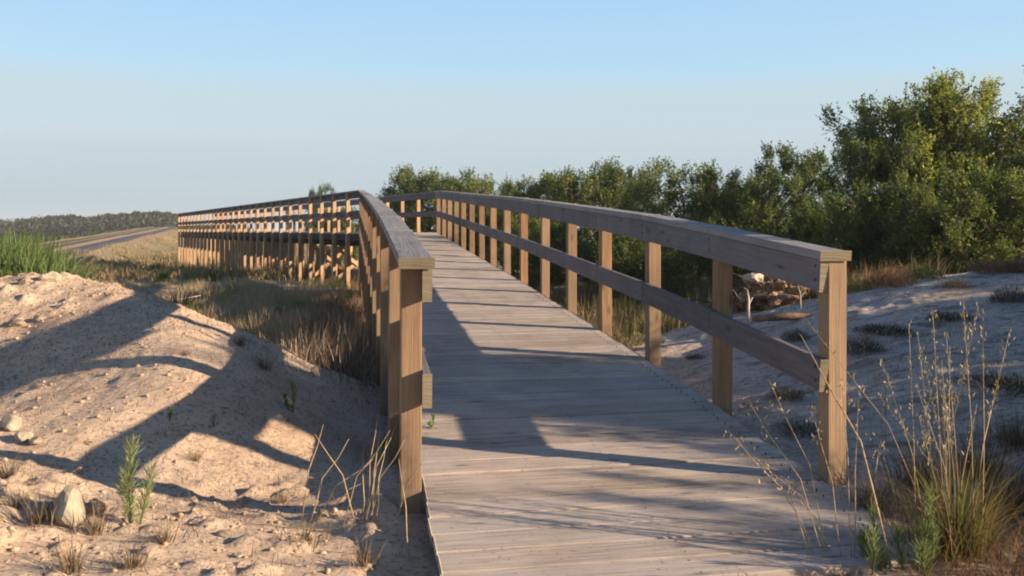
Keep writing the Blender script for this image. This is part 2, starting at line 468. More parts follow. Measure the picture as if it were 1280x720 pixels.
def blade_arrays(P, A, L, W, lean, col, seg=4, curl=None, g=rng):
    """grass blades rising at P, leaning towards azimuth A by 'lean' at the tip"""
    n = len(P); L = np.broadcast_to(L, n); W = np.broadcast_to(W, n); lean = np.broadcast_to(lean, n)
    hx = np.stack([np.cos(A), np.sin(A), np.zeros(n)], 1)
    fa = A + g.uniform(-1.5, 1.5, n)
    sd = np.stack([-np.sin(fa), np.cos(fa), np.zeros(n)], 1)
    V = []; cl = []
    pos = P.copy(); 
    for k in range(seg + 1):
        t = k / seg
        w = W * (1 - t ** 1.6) * .5 + W * .04
        V.append(pos - sd * w[:, None]); V.append(pos + sd * w[:, None])
        ang = lean * (.25 + t * 1.2)
        pos = pos + (hx * np.sin(ang)[:, None] + np.array([0, 0, 1.]) * np.cos(ang)[:, None]) * (L / seg)[:, None]
    V = np.stack(V, 1)           # n, 2(seg+1), 3
    m = 2 * (seg + 1)
    f = np.array([[2 * k, 2 * k + 1, 2 * k + 3, 2 * k + 2] for k in range(seg)])
    F = (np.arange(n)[:, None, None] * m + f[None]).reshape(-1, 4)
    return V.reshape(-1, 3), F, np.repeat(col, m, 0)

def cat(parts):
    V = []; F = []; Cc = []; o = 0
    for v, f, c in parts:
        V.append(v); F.append(f + o); Cc.append(c); o += len(v)
    return np.concatenate(V), np.concatenate(F), np.concatenate(Cc)

def colvar(n, a, b, g=rng, jitter=.12):
    t = g.random(n)[:, None]
    c = np.array(a)[None] * (1 - t) + np.array(b)[None] * t
    return c * (1 + g.normal(size=(n, 1)) * jitter).clip(.5, 1.6)

# ------------------------------------------------------------------ the ground sheet
def axis(lo, hi, dlo, dhi, step, grow, far):
    mid = list(np.arange(dlo, dhi, step))
    up = []; s = step; v = dhi
    while v < hi: up.append(v); s = min(s * grow, far); v += s
    up.append(hi)
    dn = []; s = step; v = dlo - step
    while v > lo: dn.append(v); s = min(s * grow, far); v -= s
    dn.append(lo)
    return np.array(dn[::-1] + mid + up)
DIR1 = np.array([-.184, 1.0]); DIR1 /= np.linalg.norm(DIR1); N1 = np.array([DIR1[1], -DIR1[0]])
C0 = np.array([.48, 3.88])
gx = axis(-900, 900, -5.6, 6.6, .024, 1.03, 60)
gy = axis(-60, 2600, 2.6, 9.6, .026, 1.04, 60)
GX, GY = np.meshgrid(gx, gy)
GZ = ground_z(GX, GY)
nx, ny = len(gx), len(gy)
idx = np.arange(nx * ny).reshape(ny, nx)
F = np.stack([idx[:-1, :-1], idx[:-1, 1:], idx[1:, 1:], idx[1:, :-1]], -1).reshape(-1, 4)
V = np.stack([GX, GY, GZ], -1).reshape(-1, 3)
px, py = V[:, 0], V[:, 1]
wob = fbm(px * .5, py * .5, 3, 51) * .8
mound_back = np.interp(px, [-9, -5.5, -3.8, -2.5, -1.6, -1.0, 0], [9.4, 8.8, 8.4, 8.3, 8.2, 6.6, 6.0])
left_soil = smooth(-.4, .9, py - mound_back + wob * .5) * smooth(.2, -.6, px + .17 * (py - 3.9))
right_soil = smooth(-.3, .8, py - np.interp(px, [1, 2.5, 4, 6, 9], [8.6, 11.3, 10.2, 10.6, 10.8]) + wob * .6) * (px > 0)
nearr = smooth(3.75, 3.2, py + wob * .3 + (px < 1.4) * .5) * smooth(.9, 1.2, px)
soil = np.clip(np.maximum(np.maximum(left_soil, right_soil), np.maximum(nearr * .9, smooth(14, 20, py))), 0, 1)
lat, lon = dike_lat(px, py)
ond = smooth(3.2, 2.4, np.abs(lat) + fbm(px * .3, py * .3, 2, 9) * .4) * smooth(-10, 4, lon) * (.0 + .08 * (np.abs(np.abs(lat) - 1.3) < .7))
soil = soil * (1 - ond)
grn = smooth(25, 60, py) * smooth(-.35, -.6, px / np.maximum(py, 1)) * .8 * (1 - ond)
grn = grn * smooth(3, -6, lat)
grn = np.maximum(grn, .6 * smooth(30, 60, py) * smooth(2.6, 4.0, lat) * (px < 5) * (.7 + .3 * vnoise(px * .3, py * .2, 77)))
grn = np.maximum(grn, smooth(110, 200, np.hypot(px, py)) * .8 * (1 - ond))
pale = smooth(1.0, 2.0, px) * (1 - soil) * smooth(14, 11, py) * .8
col = np.stack([soil, np.clip(grn, 0, 1), pale], 1)
g_me = mesh_np('ground', V, F, M['ground'], col, True, 'soil')
tag(link('ground', g_me), kind='structure')

# the far track along the top of the bank: sandy lanes, grassy strips and a bluish grey strip
tl = np.concatenate([np.arange(-10, 40, .8), np.arange(40, 250, 3.0)]); tw = np.linspace(-2.3, 3.0, 34)
TL, TW = np.meshgrid(tl, tw, indexing='ij')
TWn = TW + fbm(TL * .12, TW * .3, 2, 71) * .12
TX = DK0[0] + DKD[0] * TL + DKD[1] * TWn; TY = DK0[1] + DKD[1] * TL - DKD[0] * TWn
TZ = ground_z(TX, TY, False) + .05
i2 = np.arange(TX.size).reshape(TX.shape)
TF = np.stack([i2[:-1, :-1], i2[1:, :-1], i2[1:, 1:], i2[:-1, 1:]], -1).reshape(-1, 4)
w_ = TW.ravel()
tc = np.where((np.abs(w_ + 1.5) < .35)[:, None], (.10, .10, .045), (.34, .25, .165))
tc = np.where((np.abs(w_ - .1) < .45)[:, None], (.12, .09, .055), tc)
tc = np.where((w_ > 1.2)[:, None], (.105, .105, .115), tc) * (1 + .12 * vnoise(TX.ravel(), TY.ravel(), 3))[:, None]
M['track'] = leafmat('track_surface', 0.0, .05, .95)
tag(link('dirt_track', mesh_np('dirt_track', np.stack([TX, TY, TZ], -1).reshape(-1, 3), TF, M['track'], tc)), kind='structure')

# ------------------------------------------------------------------ the boardwalk
DIR2 = np.array([-.4667, .8844]); N2 = np.array([DIR2[1], -DIR2[0]])
PITCH = 1.16; NB1 = 15; NB2 = 28
S1 = PITCH * NB1
C1 = C0 + DIR1 * S1
def deck_z(Y):
    return float(np.interp(Y, [2.0, 2.9, 3.86, 5.07, 6.2, 8.3, 11, 14, 17.5, 21, 60], [-1.24, -1.17, -1.09, -.98, -.89, -.755, -.59, -.43, -.24, -.05, -.05])) + E
HALF = .925           # post line from the centre line
DW = .87              # half width of the planks
bis = unit((N1 + N2)[None])[0]
mit = 1 / float(bis @ N1)
def at1(s, off): 
    p = C0 + DIR1 * s + N1 * off; return p
def at2(s, off):
    p = C1 + DIR2 * s + N2 * off; return p
def corner(off): return C1 + bis * off * mit
walk = empty('boardwalk', (float(C0[0]), float(C0[1]), gz(*C0)))
tag(walk, 'weathered timber boardwalk with post railings climbing from the sand and bending left on piles', 'boardwalk')
WO = Vector(walk.location)
class PMB(MB):
    def build(s, name, mat, parent, **k):
        # geometry given in world space; parts hang under the boardwalk, whose Empty is only translated
        s.v = [v - WO for v in s.v]
        return super().build(name, mat, parent, **k)
def v3(p, z): return Vector((float(p[0]), float(p[1]), float(z)))

dk = PMB()
s = -.93; k = 0; sc_m = MB()
while s < S1 - .02:
    w = .147 + random.uniform(-.004, .003); gap = random.choice([.006, .007, .009, .011, .015])
    c = at1(s + w / 2, 0); z = deck_z(c[1]) - .0175 + random.uniform(-.0025, .0025)
    e = random.uniform(-.008, .008); tl = random.uniform(-.0016, .0016)
    Lp = at1(s + w / 2, -DW + e); Rp = at1(s + w / 2, DW + e + random.uniform(-.006, .006))
    zt = (deck_z(at1(s + w + .1, 0)[1]) - deck_z(at1(s, 0)[1])) / (w + .1)
    upv = Vector((-DIR1[0] * zt, -DIR1[1] * zt, 1))
    dk.box(v3(Lp, z - tl), v3(Rp, z + tl), w, .035, upv)
    if s < 6:
        for off in (-.78, 0, .78):
            for dq in (-.045, .045):
                q = at1(s + w / 2 + dq, off + random.uniform(-.008, .008)); zq = deck_z(q[1]) + .001
                sc_m.tube([v3(q, zq - .012), v3(q, zq + .0015)], [.0026, .0026], 6)
    s += w + gap
s = .02
while s < PITCH * NB2 + .1:
    w = .147; 
    a = at2(s + w / 2, -DW); b = at2(s + w / 2, DW)
    if s < .35:   # filler boards in the bend
        pass
    dk.box(v3(a, deck_z(30) - .0175), v3(b, deck_z(30) - .0175), w, .035)
    s += w + .008
# wedge boards of the bend on the outer side
for off in (.25, .5, .75):
    a = at1(S1, off); b = at2(.02, off)
    dk.box(v3(a - DIR1 * .02, deck_z(21) - .0195), v3(b + DIR2 * .02, deck_z(21) - .0195), .24, .033)
deck_obj = dk.build('deck', M['deck'], walk, bevel=.003)
sc_m.v = [v - WO for v in sc_m.v]; tag(MB.build(sc_m, 'screw_heads', M['bolt'], deck_obj), kind='stuff')

# stringers under the planks
for off in (-.78, 0, .78):
    m = PMB()
    Yk = [2.95, 3.88, 5.07, 6.2, 8.3, 11, 14, 17.5, 20.98]
    for y0, y1 in zip(Yk[:-1], Yk[1:]):
        s0 = (y0 - C0[1]) / DIR1[1]; s1 = (y1 - C0[1]) / DIR1[1]
        h = .14
        m.box(v3(at1(s0, off), deck_z(y0) - .0365 - h / 2), v3(at1(s1, off), deck_z(y1) - .0365 - h / 2), .06, h)
    zc = deck_z(30) - .0365 - .08
    m.box(v3(at2(.05, off), zc), v3(at2(PITCH * NB2 + .05, off), zc), .06, .16)
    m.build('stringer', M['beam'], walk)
# dark edge board seen along the raised stretch
for off in (-.868 + .0, .868):
    pass

# support frames: cap beam > piles and cross braces
def bent(p, n, d, ztop, braced=True):
    zg = min(gz(*(p + n * .6)), gz(*(p - n * .6)))
    m = PMB()
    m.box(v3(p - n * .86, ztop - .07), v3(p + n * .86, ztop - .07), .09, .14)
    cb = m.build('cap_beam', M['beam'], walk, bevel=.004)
    def sub(mm, name, mat):
        o = MB.build(mm, name, mat, cb); return o
    for sgn in (-1, 1):
        q = p + n * .58 * sgn
        m = MB(); m.box(v3(q, zg - .3) - WO, v3(q, ztop - .142) - WO, .125, .125, Vector((float(d[0]), float(d[1]), 0)))
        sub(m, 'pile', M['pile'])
    hh = ztop - .2 - zg
    if hh > .45 and braced:
        for sgn in (-1, 1):
            a = p - n * .56 * sgn; b = p + n * .56 * sgn
            off = v3(d, 0) * (-.085 if sgn > 0 else -.125)
            m = MB(); m.box(v3(a, zg + .12) + off - WO, v3(b, ztop - .22) + off - WO, .032, .09, Vector((0, 0, 1)))
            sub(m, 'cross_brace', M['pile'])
for i in range(0, NB2 + 1):
    p = at2(i * PITCH + (.12 if i == 0 else 0), 0); bent(p, N2, DIR2, deck_z(30) - .0365 - .162, i in (1, 3, 5))
for i in range(3, NB1, 2):
    p = at1(i * PITCH, 0); z = deck_z(p[1]) - .0365 - .142
    if z - gz(*p) > .16: bent(p, N1, DIR1, z)

# railings
def railing(side, stretch):
    """side -1 left, +1 right; the boards sit on the deck side of the posts"""
    if stretch == 1:
        s0 = 0 if side < 0 else -.15
        st = [s0 + (S1 - s0) * i / NB1 for i in range(NB1 + 1)]
        pts = [at1(s, side * HALF) for s in st[:-1]] + [corner(side * HALF)]
        nn, dd = N1, DIR1
    else:
        st = [PITCH * i for i in range(NB2 + 1)]
        pts = [corner(side * HALF)] + [at2(s, side * HALF) for s in st[1:]]
        nn, dd = N2, DIR2
    zs = [deck_z(p[1] if stretch == 1 else 30) for p in pts]
    inn = -side * nn                      # towards the deck
    # cap: the railing's own mesh, boards of two or three bays
    cap = PMB()
    def runs(n):
        r = []; i = 0
        while i < n:
            j = min(n, i + random.choice([2, 3, 3])); r.append((i, j)); i = j
        return r
    PW = .087; BT = .034
    def seg(m, i, j, off, zoff, w, h, first_ext, last_ext, jig=0.0):
        # straight board pieces following the posts between i and j
        r = (random.random(), random.random(), random.random())
        for k in range(i, j):
            a = pts[k] + inn * off; b = pts[k + 1] + inn * off
            A = v3(a, zs[k] + zoff); B = v3(b, zs[k + 1] + zoff); D = (B - A).normalized()
            if k == 0: A -= D * first_ext
            if k == len(pts) - 2: B += D * last_ext
            if k == i and k > 0: A += D * .0015
            if k == j - 1 and k < len(pts) - 2: B -= D * .0015
            m.box(A, B, w, h, (0, 0, 1), r)
    fe = (.125 if side < 0 else .044) if stretch == 1 else -.0
    cx = BT / 2
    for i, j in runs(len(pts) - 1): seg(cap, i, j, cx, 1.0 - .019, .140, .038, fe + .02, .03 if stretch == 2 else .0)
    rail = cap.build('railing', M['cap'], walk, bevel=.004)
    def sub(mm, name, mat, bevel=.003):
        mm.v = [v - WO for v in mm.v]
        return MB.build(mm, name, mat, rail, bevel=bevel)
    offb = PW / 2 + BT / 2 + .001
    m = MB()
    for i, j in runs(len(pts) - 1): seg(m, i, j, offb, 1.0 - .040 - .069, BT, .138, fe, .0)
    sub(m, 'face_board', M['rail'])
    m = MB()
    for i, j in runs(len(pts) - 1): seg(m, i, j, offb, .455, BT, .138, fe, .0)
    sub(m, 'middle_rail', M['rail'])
    for k, p in enumerate(pts):
        if stretch == 2 and k == 0: continue
        if stretch == 1 and k == NB1 : pass
        lng = True
        zb = gz(*p) - .3 if lng else zs[k] - .30
        m = MB()
        lean = Vector((random.uniform(-.006, .006), random.uniform(-.006, .006), 0))
        m.box(v3(p, zb), v3(p, zs[k] + 1.0 - .0395) + lean, PW, PW, Vector((float(dd[0]), float(dd[1]), 0)))
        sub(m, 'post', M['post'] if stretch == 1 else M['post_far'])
        if stretch == 1 and k < 7:
            m = MB()
            for zz in (.455, .90):
                for dz in (-.03, .03):
                    q = p + inn * (offb + BT / 2)
                    m.tube([v3(q, zs[k] + zz + dz), v3(q + inn * .004, zs[k] + zz + dz)], [.007, .007], 6)
            sub(m, 'screw_head', M['bolt'], 0)
    return rail
for st_ in (1, 2):
    for sd_ in (-1, 1): railing(sd_, st_)

# ------------------------------------------------------------------ woody plants
def shrub_meshes(seed, H, Rr, lobes, sprigs, leaf, greens, low=.12, tall=1.0, dens=11, upr=.55, sprigL=.2):
    """returns crown and trunk meshes; base at the origin"""
    g = np.random.default_rng(seed); rd = random.Random(seed)
    cen = []; rad = []
    for i in range(lobes):
        t = i / max(1, lobes - 1)
        z = H * (low + .12 + (1 - low - .3) * (g.random() ** .8))
        env = math.sqrt(max(.05, 1 - ((z / H - .45) / .62) ** 2))
        a = g.uniform(0, 2 * math.pi); r = Rr * env * math.sqrt(g.random()) * .85
        cen.append((r * math.cos(a), r * math.sin(a), z)); rad.append(g.uniform(.20, .40) * Rr * (1.0 if z < .7 * H else .75))
    cen.append((g.normal() * .1 * Rr, g.normal() * .1 * Rr, H * .84)); rad.append(.2 * Rr)
    cen = np.array(cen); rad = np.array(rad)
    w = rad ** 2; w /= w.sum()
    # every lobe is made of tufts, every tuft of sprigs
    nt_ = max(40, sprigs // 34)
    tli = g.choice(len(cen), nt_, p=w)
    td = unit(g.normal(size=(nt_, 3)))
    trr = rad[tli] * (.55 + .62 * g.random(nt_) ** .8)
    tc_ = cen[tli] + td * trr[:, None] * np.array([1, 1, .95])
    ti = g.integers(0, nt_, sprigs)
    li = tli[ti]
    ts = .11 * Rr * g.uniform(.6, 1.25, nt_)[ti]
    P = tc_[ti] + unit(g.normal(size=(sprigs, 3))) * (ts * g.random(sprigs) ** .5)[:, None] * np.array([1, 1, 1.35])
    d = td[ti]
    P[:, 2] = np.maximum(P[:, 2], .05 + .1 * g.random(sprigs))
    D = unit(d * (1 - upr) + np.array([0, 0, 1.]) * upr + g.normal(size=(sprigs, 3)) * .25)
    SL = sprigL * g.uniform(.6, 1.5, sprigs)
    t = g.random((sprigs, dens)) * .9 + .1
    LP = P[:, None, :] + D[:, None, :] * (t * SL[:, None])[..., None]
    LD = unit(D[:, None, :] * .55 + unit(g.normal(size=(sprigs, dens, 3))) * .8)
    lobe_t = (.5 * g.random(len(cen))[li] + .6 * g.random(nt_)[ti]).clip(0, 1)
    cc = np.array(greens[0])[None] * (1 - lobe_t[:, None]) + np.array(greens[1])[None] * lobe_t[:, None]
    young = (g.random(sprigs) < .12)
    cc[young] = np.array(greens[2]) 
    cc = np.repeat(cc[:, None, :], dens, 1) * (1 + g.normal(size=(sprigs, dens, 1)) * .18).clip(.5, 1.6)
    L = leaf * g.uniform(.65, 1.3, sprigs * dens)
    V, F, cl = leaf_arrays(LP.reshape(-1, 3), LD.reshape(-1, 3), L, L * .52, cc.reshape(-1, 3), g)
    crown = mesh_np('crown', V, F, M['leaf'], cl)
    m = MB()
    ns = rd.choice([2, 3, 4])
    stems = []
    for k in range(ns):
        a = rd.uniform(0, 6.28); top = Vector((math.cos(a) * Rr * .25, math.sin(a) * Rr * .25, H * .45))
        b0 = Vector((math.cos(a) * .06, math.sin(a) * .06, -.15))
        mid = b0.lerp(top, .5) + Vector((rd.uniform(-.1, .1), rd.uniform(-.1, .1), .05)) * Rr
        m.tube([b0, mid, top], [.045 * H / 3 + .01, .035 * H / 3 + .008, .02 * H / 3 + .004], 6)
        stems.append((b0, mid, top))
    for c_ in cen:
        st = stems[rd.randrange(ns)]
        s0 = st[1].lerp(st[2], rd.random()); e0 = Vector(c_)
        md = s0.lerp(e0, .5) + Vector((rd.uniform(-1, 1), rd.uniform(-1, 1), rd.uniform(-.3, .6))) * .08 * Rr
        m.tube([s0, md, e0], [.016 * H / 3 + .004, .011 * H / 3 + .003, .004], 5)
    # twigs poking out to the sprigs
    for q in g.choice(sprigs, min(260, sprigs), replace=False):
        c_ = Vector(cen[li[q]]); e0 = Vector(P[q]) + Vector(D[q]) * SL[q] * 1.2
        m.tube([c_, c_.lerp(e0, .5) + Vector((0, 0, .02)), e0], [.006, .004, .002], 4)
    tr = m.build('trunk', M['bark'], None, sm=True)
    tme = tr.data; bpy.data.objects.remove(tr)
    return crown, tme

G_A = [(.054, .090, .028), (.14, .18, .052), (.28, .29, .11)]
G_B = [(.085, .125, .033), (.26, .29, .08), (.42, .41, .16)]
G_C = [(.055, .092, .034), (.11, .155, .05), (.24, .26, .09)]
def plant_shrub(name, meshes, x, y, label, cat_, group=None, sc=1.0, rz=0.0, z=None):
    t = empty(name, (x, y, (gz(x, y) if z is None else z)), rz, sc)
    link('crown', meshes[0], t); link('trunk', meshes[1], t)
    tag(t, label, cat_, group)
    return t
G_M = [(.064, .104, .031), (.16, .20, .058), (.30, .31, .12)]
K = {
    'big':   shrub_meshes(1, 3.8, 1.85, 36, 8600, .052, G_B, dens=11, low=.0),
    'big2':  shrub_meshes(2, 3.6, 1.45, 28, 6600, .050, G_A, dens=11, low=.0),
    'mid':   shrub_meshes(3, 2.9, 1.55, 24, 6000, .048, G_A, dens=10, low=.0),
    'mid2':  shrub_meshes(4, 2.9, 1.45, 22, 5600, .048, G_C, dens=10, low=.0),
    'mid3':  shrub_meshes(5, 2.9, 1.65, 24, 6000, .048, G_M, dens=10, low=.0),
    'low':   shrub_meshes(6, 1.5, 1.15, 18, 3600, .038, G_M, dens=10, low=-.1, sprigL=.2),
    'low2':  shrub_meshes(7, 1.4, 1.15, 18, 3600, .038, G_A, dens=10, low=-.1, sprigL=.2),
}
def tree_at(pxx, top_y, Y, kind, label, catg='shrub', group='evergreen shrubs growing beyond the boardwalk', name='evergreen_shrub', wide=1.0):
    X = (pxx - 640) / 1100 * Y
    ztop = (288 - top_y) / 1100 * Y + E
    zg = gz(X, Y)
    H0 = {'big': 3.8, 'big2': 3.6, 'mid': 2.9, 'mid2': 2.9, 'mid3': 2.9, 'low': 1.5, 'low2': 1.4}[kind] * .95
    s = (ztop - zg) / H0
    return plant_shrub(name, K[kind], X, Y, label, catg, group, (s * wide, s * wide, s), random.uniform(0, 6.28), zg)
tree_at(1222, 90, 16.5, 'big', 'tallest broad evergreen tree on the right, its olive crown rising above the sand bank', 'tree', name='evergreen_tree')
tree_at(1135, 112, 17.0, 'big2', 'slimmer evergreen tree left of the tallest one, with knobbly upright crown', 'tree', name='evergreen_tree')
tree_at(1092, 160, 15.8, 'mid', 'sprawling evergreen tree whose thin left branches reach toward the sky gap', 'tree', name='evergreen_tree', wide=.62)
tree_at(1318, 165, 13.5, 'big2', 'evergreen tree cut by the right edge of the picture', 'tree', name='evergreen_tree')
tree_at(972, 188, 22, 'mid2', 'rounded dark shrub just left of the tall trees, with a domed top')
tree_at(915, 226, 24, 'mid', 'dark shrub in the dip between two domed shrubs above the near handrail')
tree_at(850, 200, 23, 'mid3', 'broad domed shrub with bright sprigs above the middle of the right handrail')
tree_at(800, 246, 26, 'mid2', 'small dark shrub at the dip beside the broad domed shrub')
tree_at(738, 205, 27, 'mid', 'pointed shrub standing alone above the middle stretch of the right handrail')
tree_at(690, 217, 29, 'mid3', 'shrub joined to the left shoulder of the pointed shrub')
tree_at(638, 236, 31, 'mid2', 'low shrub just peeping over the right handrail near its far corner')
tree_at(583, 213, 33, 'mid3', 'shrub with rounded crown right above the far corner of the boardwalk')
tree_at(533, 213, 34, 'mid', 'shrub with sparse crown left of the far corner of the boardwalk')
tree_at(500, 247, 38, 'mid2', 'dark shrub seen between the posts just past the bend')
tree_at(436, 262, 42, 'mid', 'shrub seen through the raised stretch rails close to the bend')
tree_at(408, 234, 55, 'mid2', 'lone shrub tip poking above the handrail of the raised stretch', wide=.55)
# front row, below the skyline
rowB = [(1250, 225, 12.6, 'low', 'bright green low bush at the foot of the tallest tree'),
        (1185, 248, 12.2, 'low2', 'leafy low bush on the bank crest below the tall trees'),
        (1120, 240, 13.5, 'low', 'dense low bush behind the dry pinkish bush on the bank'),
        (1060, 275, 13.2, 'low2', 'dark low bush right behind the end post of the right railing'),
        (1000, 262, 15.5, 'mid2', 'shadowy shrub behind the end of the right handrail'),
        (930, 290, 14.5, 'low', 'low bush above the heap of fibrous bark'),
        (872, 268, 19, 'mid3', 'shrub behind the fourth gap of the right railing'),
        (812, 292, 15, 'low2', 'low dark bush seen through the fifth gap of the right railing'),
        (765, 272, 20.5, 'mid', 'shrub filling the right rail gaps below the pointed shrub'),
        (712, 278, 19, 'mid2', 'dark shrub seen low between right railing posts halfway up the ramp'),
        (665, 266, 22, 'mid3', 'shrub seen between the right posts two thirds up the ramp'),
        (618, 258, 26, 'mid', 'shrub behind the last right posts before the bend'),
        (575, 258, 27, 'mid2', 'dark shrub behind the corner post of the bend')]
for a in rowB:
    tree_at(a[0], a[1], a[2], a[3], a[4])
# shrubs standing right of the picture, whose shade lies on the bank and deck
def off_shrub(x, y, top, kind, label, wide=1.0):
    zg = gz(x, y); H0 = {'low': 1.5, 'low2': 1.4, 'mid': 2.9, 'mid2': 2.9, 'mid3': 2.9}[kind] * .95
    s = (top + E - zg) / H0
    plant_shrub('evergreen_shrub', K[kind], x, y, label, 'shrub', 'evergreen shrubs beside the sand bank', (s * wide, s * wide, s), random.uniform(0, 6.28), zg)
SH = 'evergreen shrub beyond the right edge, shading the sand bank'
off_shrub(5.6, 4.1, 1.50, 'mid3', SH, .55)
off_shrub(6.5, 3.95, 1.75, 'mid', SH, .5)
off_shrub(5.0, 4.35, 1.05, 'low', SH, .62)
off_shrub(7.6, 3.55, 1.75, 'mid2', SH, .5)
off_shrub(7.6, 5.2, .75, 'mid', SH, 1.0)
off_shrub(6.9, 6.4, .75, 'low', SH, 1.0)
off_shrub(8.6, 6.9, 1.0, 'mid2', SH, .9)
off_shrub(8.3, 8.4, .85, 'mid', SH, .9)
off_shrub(10.2, 7.6, 1.3, 'mid3', SH, 1.0)
off_shrub(10.5, 9.6, 1.2, 'mid2', SH, .9)
off_shrub(5.2, 3.05, .2, 'low2', SH, .7)
off_shrub(6.6, 3.5, .4, 'low', SH, .8)

# far wood on the horizon: one mass, with a few pines standing clear of it
g = np.random.default_rng(77)
parts = []
n = 1500
ang = g.uniform(-.66, -.30, n)
Yf = g.uniform(170, 330, n)
top_px = np.interp(640 + ang * 1100, [-60, 0, 60, 120, 160, 200, 225, 300], [271, 275, 271, 270, 268, 267, 274, 284]) + g.normal(size=n) * 1.6 + (330 - Yf) / 160 * 6 + 2.2 * vnoise(ang * 60, ang * 0, 4) + 1.5 * vnoise(ang * 200, ang * 0, 5)
zt = (288 - top_px) / 1100 * Yf + E
for i in range(n):
    k = 60
    r = g.uniform(1.2, 3.4)
    c = np.array([ang[i] * Yf[i], Yf[i], zt[i] - r * .8])
    P = c + unit(g.normal(size=(k, 3))) * r * g.random((k, 1)) ** .4 * np.array([1.2, 1, .85])
    P[k // 2:, 2] -= g.random(k - k // 2) * 4
    cc = colvar(k, (.045, .055, .048), (.075, .085, .068), g)  # leaf colour lightened and greyed, haze of distance painted in
    parts.append(leaf_arrays(P, g.normal(size=(k, 3)) + np.array([0, 0, .6]), g.uniform(.45, 1.0, k), g.uniform(.3, .7, k), cc, g))
V, F, cl = cat(parts)
o = link('far_wood', mesh_np('far_wood', V, F, M['leaf'], cl)); tag(o, 'low dark line of far woodland on the horizon at the left', 'woodland', kind='stuff')
# umbrella pines
def pine_meshes(seed):
    g = np.random.default_rng(seed)
    H = 9.0; m = MB()
    m.tube([(0, 0, -1), (.1, 0, 4), (.2, .1, 7.4)], [.22, .17, .1], 6)
    ps = []
    for k in range(9):
        a = g.uniform(0, 6.28); r = g.uniform(0, 1.9)
        c = np.array([r * math.cos(a), r * math.sin(a), H - .9 - r * .22 + g.uniform(-.5, .4)])
        m.tube([(.15, .05, 5.6 + k * .15), tuple((c + [.15, .05, 6.2]) / 2), tuple(c)], [.07, .05, .03], 4)
        P = c + unit(g.normal(size=(130, 3))) * g.random((130, 1)) ** .5 * np.array([1.1, 1.1, .6])
        ps.append(leaf_arrays(P, g.normal(size=(130, 3)) + np.array([0, 0, .8]), .42, .26, colvar(130, (.030, .050, .024), (.055, .078, .035), g), g))
    V, F, cl = cat(ps)
    tr = m.build('trunk', M['bark'], None, sm=True); tm = tr.data; bpy.data.objects.remove(tr)
    return mesh_np('crown', V, F, M['leaf'], cl), tm
PK = [pine_meshes(5), pine_meshes(6)]
for i, (pxx, ty, Y) in enumerate([(33, 275, 190), (61, 272, 210), (79, 270, 200), (92, 270, 215), (128, 270, 220), (141, 269, 235), (156, 267, 230), (171, 266, 220), (184, 266, 240), (190, 266, 225), (204, 266, 235), (212, 267, 245)]):
    X = (pxx - 640) / 1100 * Y; zt_ = (288 - ty + 2.5) / 1100 * Y + E
    t = empty('umbrella_pine', (X, Y, zt_ - 9.0), random.uniform(0, 6), 1.0)
    link('crown', PK[i % 2][0], t); link('trunk', PK[i % 2][1], t)
    tag(t, 'small dark pine standing out of the far woodland on the left horizon', 'pine tree', 'pines of the far woodland')

# scrub in the field beyond the reeds
g = np.random.default_rng(78)
parts = []
for i in range(900):
    Y = g.uniform(32, 170); a = g.uniform(-.66, -.36); X = a * Y
    lt, ln = dike_lat(np.array([X]), np.array([Y]))
    if lt[0] > -4.5 or (lt[0] > -12 and g.random() < .5): continue
    r = g.uniform(.3, 1.0) * (1.5 if g.random() < .12 else 1); c = np.array([X, Y, gz(X, Y) + r * .4]); k = 80
    P = c + unit(g.normal(size=(k, 3))) * r * g.random((k, 1)) ** .4 * np.array([1.2, 1.2, .75])
    base = [(.035, .065, .018), (.028, .045, .02), (.06, .07, .03)][g.integers(0, 3)]
    parts.append(leaf_arrays(P, g.normal(size=(k, 3)) + np.array([0, 0, 1.2]), .28, .16, colvar(k, base, [v * 1.5 for v in base], g), g))
V, F, cl = cat(parts)
tag(link('field_scrub', mesh_np('field_scrub', V, F, M['leaf'], cl)), 'green scrub covering the field between the reeds and the far wood', 'scrub', kind='stuff')

# ------------------------------------------------------------------ grasses
def scatter_region(n, fn, g):
    """fn(g,n) gives candidate x,y"""
    x, y = fn(g, n)
    return np.stack([x, y, ground_z(x, y, False) - .01], 1)
GREEN = ((.06, .13, .02), (.14, .24, .04))
DRY = ((.16, .11, .065), (.31, .225, .13))
GREY = ((.09, .07, .052), (.18, .14, .10))
# reed bed, left, behind the mound
g = np.random.default_rng(90)
def reg(g, n):
    y = g.uniform(10.2, 17, n); a = g.uniform(-.74, -.485, n) + (y - 10) * .0
    return a * y, y
P = scatter_region(5200, reg, g)
tt = (P[:, 0] / P[:, 1])
L = np.interp(tt, [-.75, -.55, -.50, -.48], [1.55, 1.42, 1.0, .5]) * g.uniform(.6, 1.12, len(P)) * np.interp(P[:, 1], [10, 17], [.84, 1.0])
V, F, cl = blade_arrays(P, g.uniform(0, 6.28, len(P)), L, g.uniform(.02, .045, len(P)), g.uniform(.1, .75, len(P)), colvar(len(P), (.045, .085, .022), (.15, .20, .065), g, .28), 5, g=g)
tag(link('reed_bed', mesh_np('reed_bed', V, F, M['grass'], cl)), 'bright green tall reeds behind the sand mound at the left', 'reeds', kind='stuff')

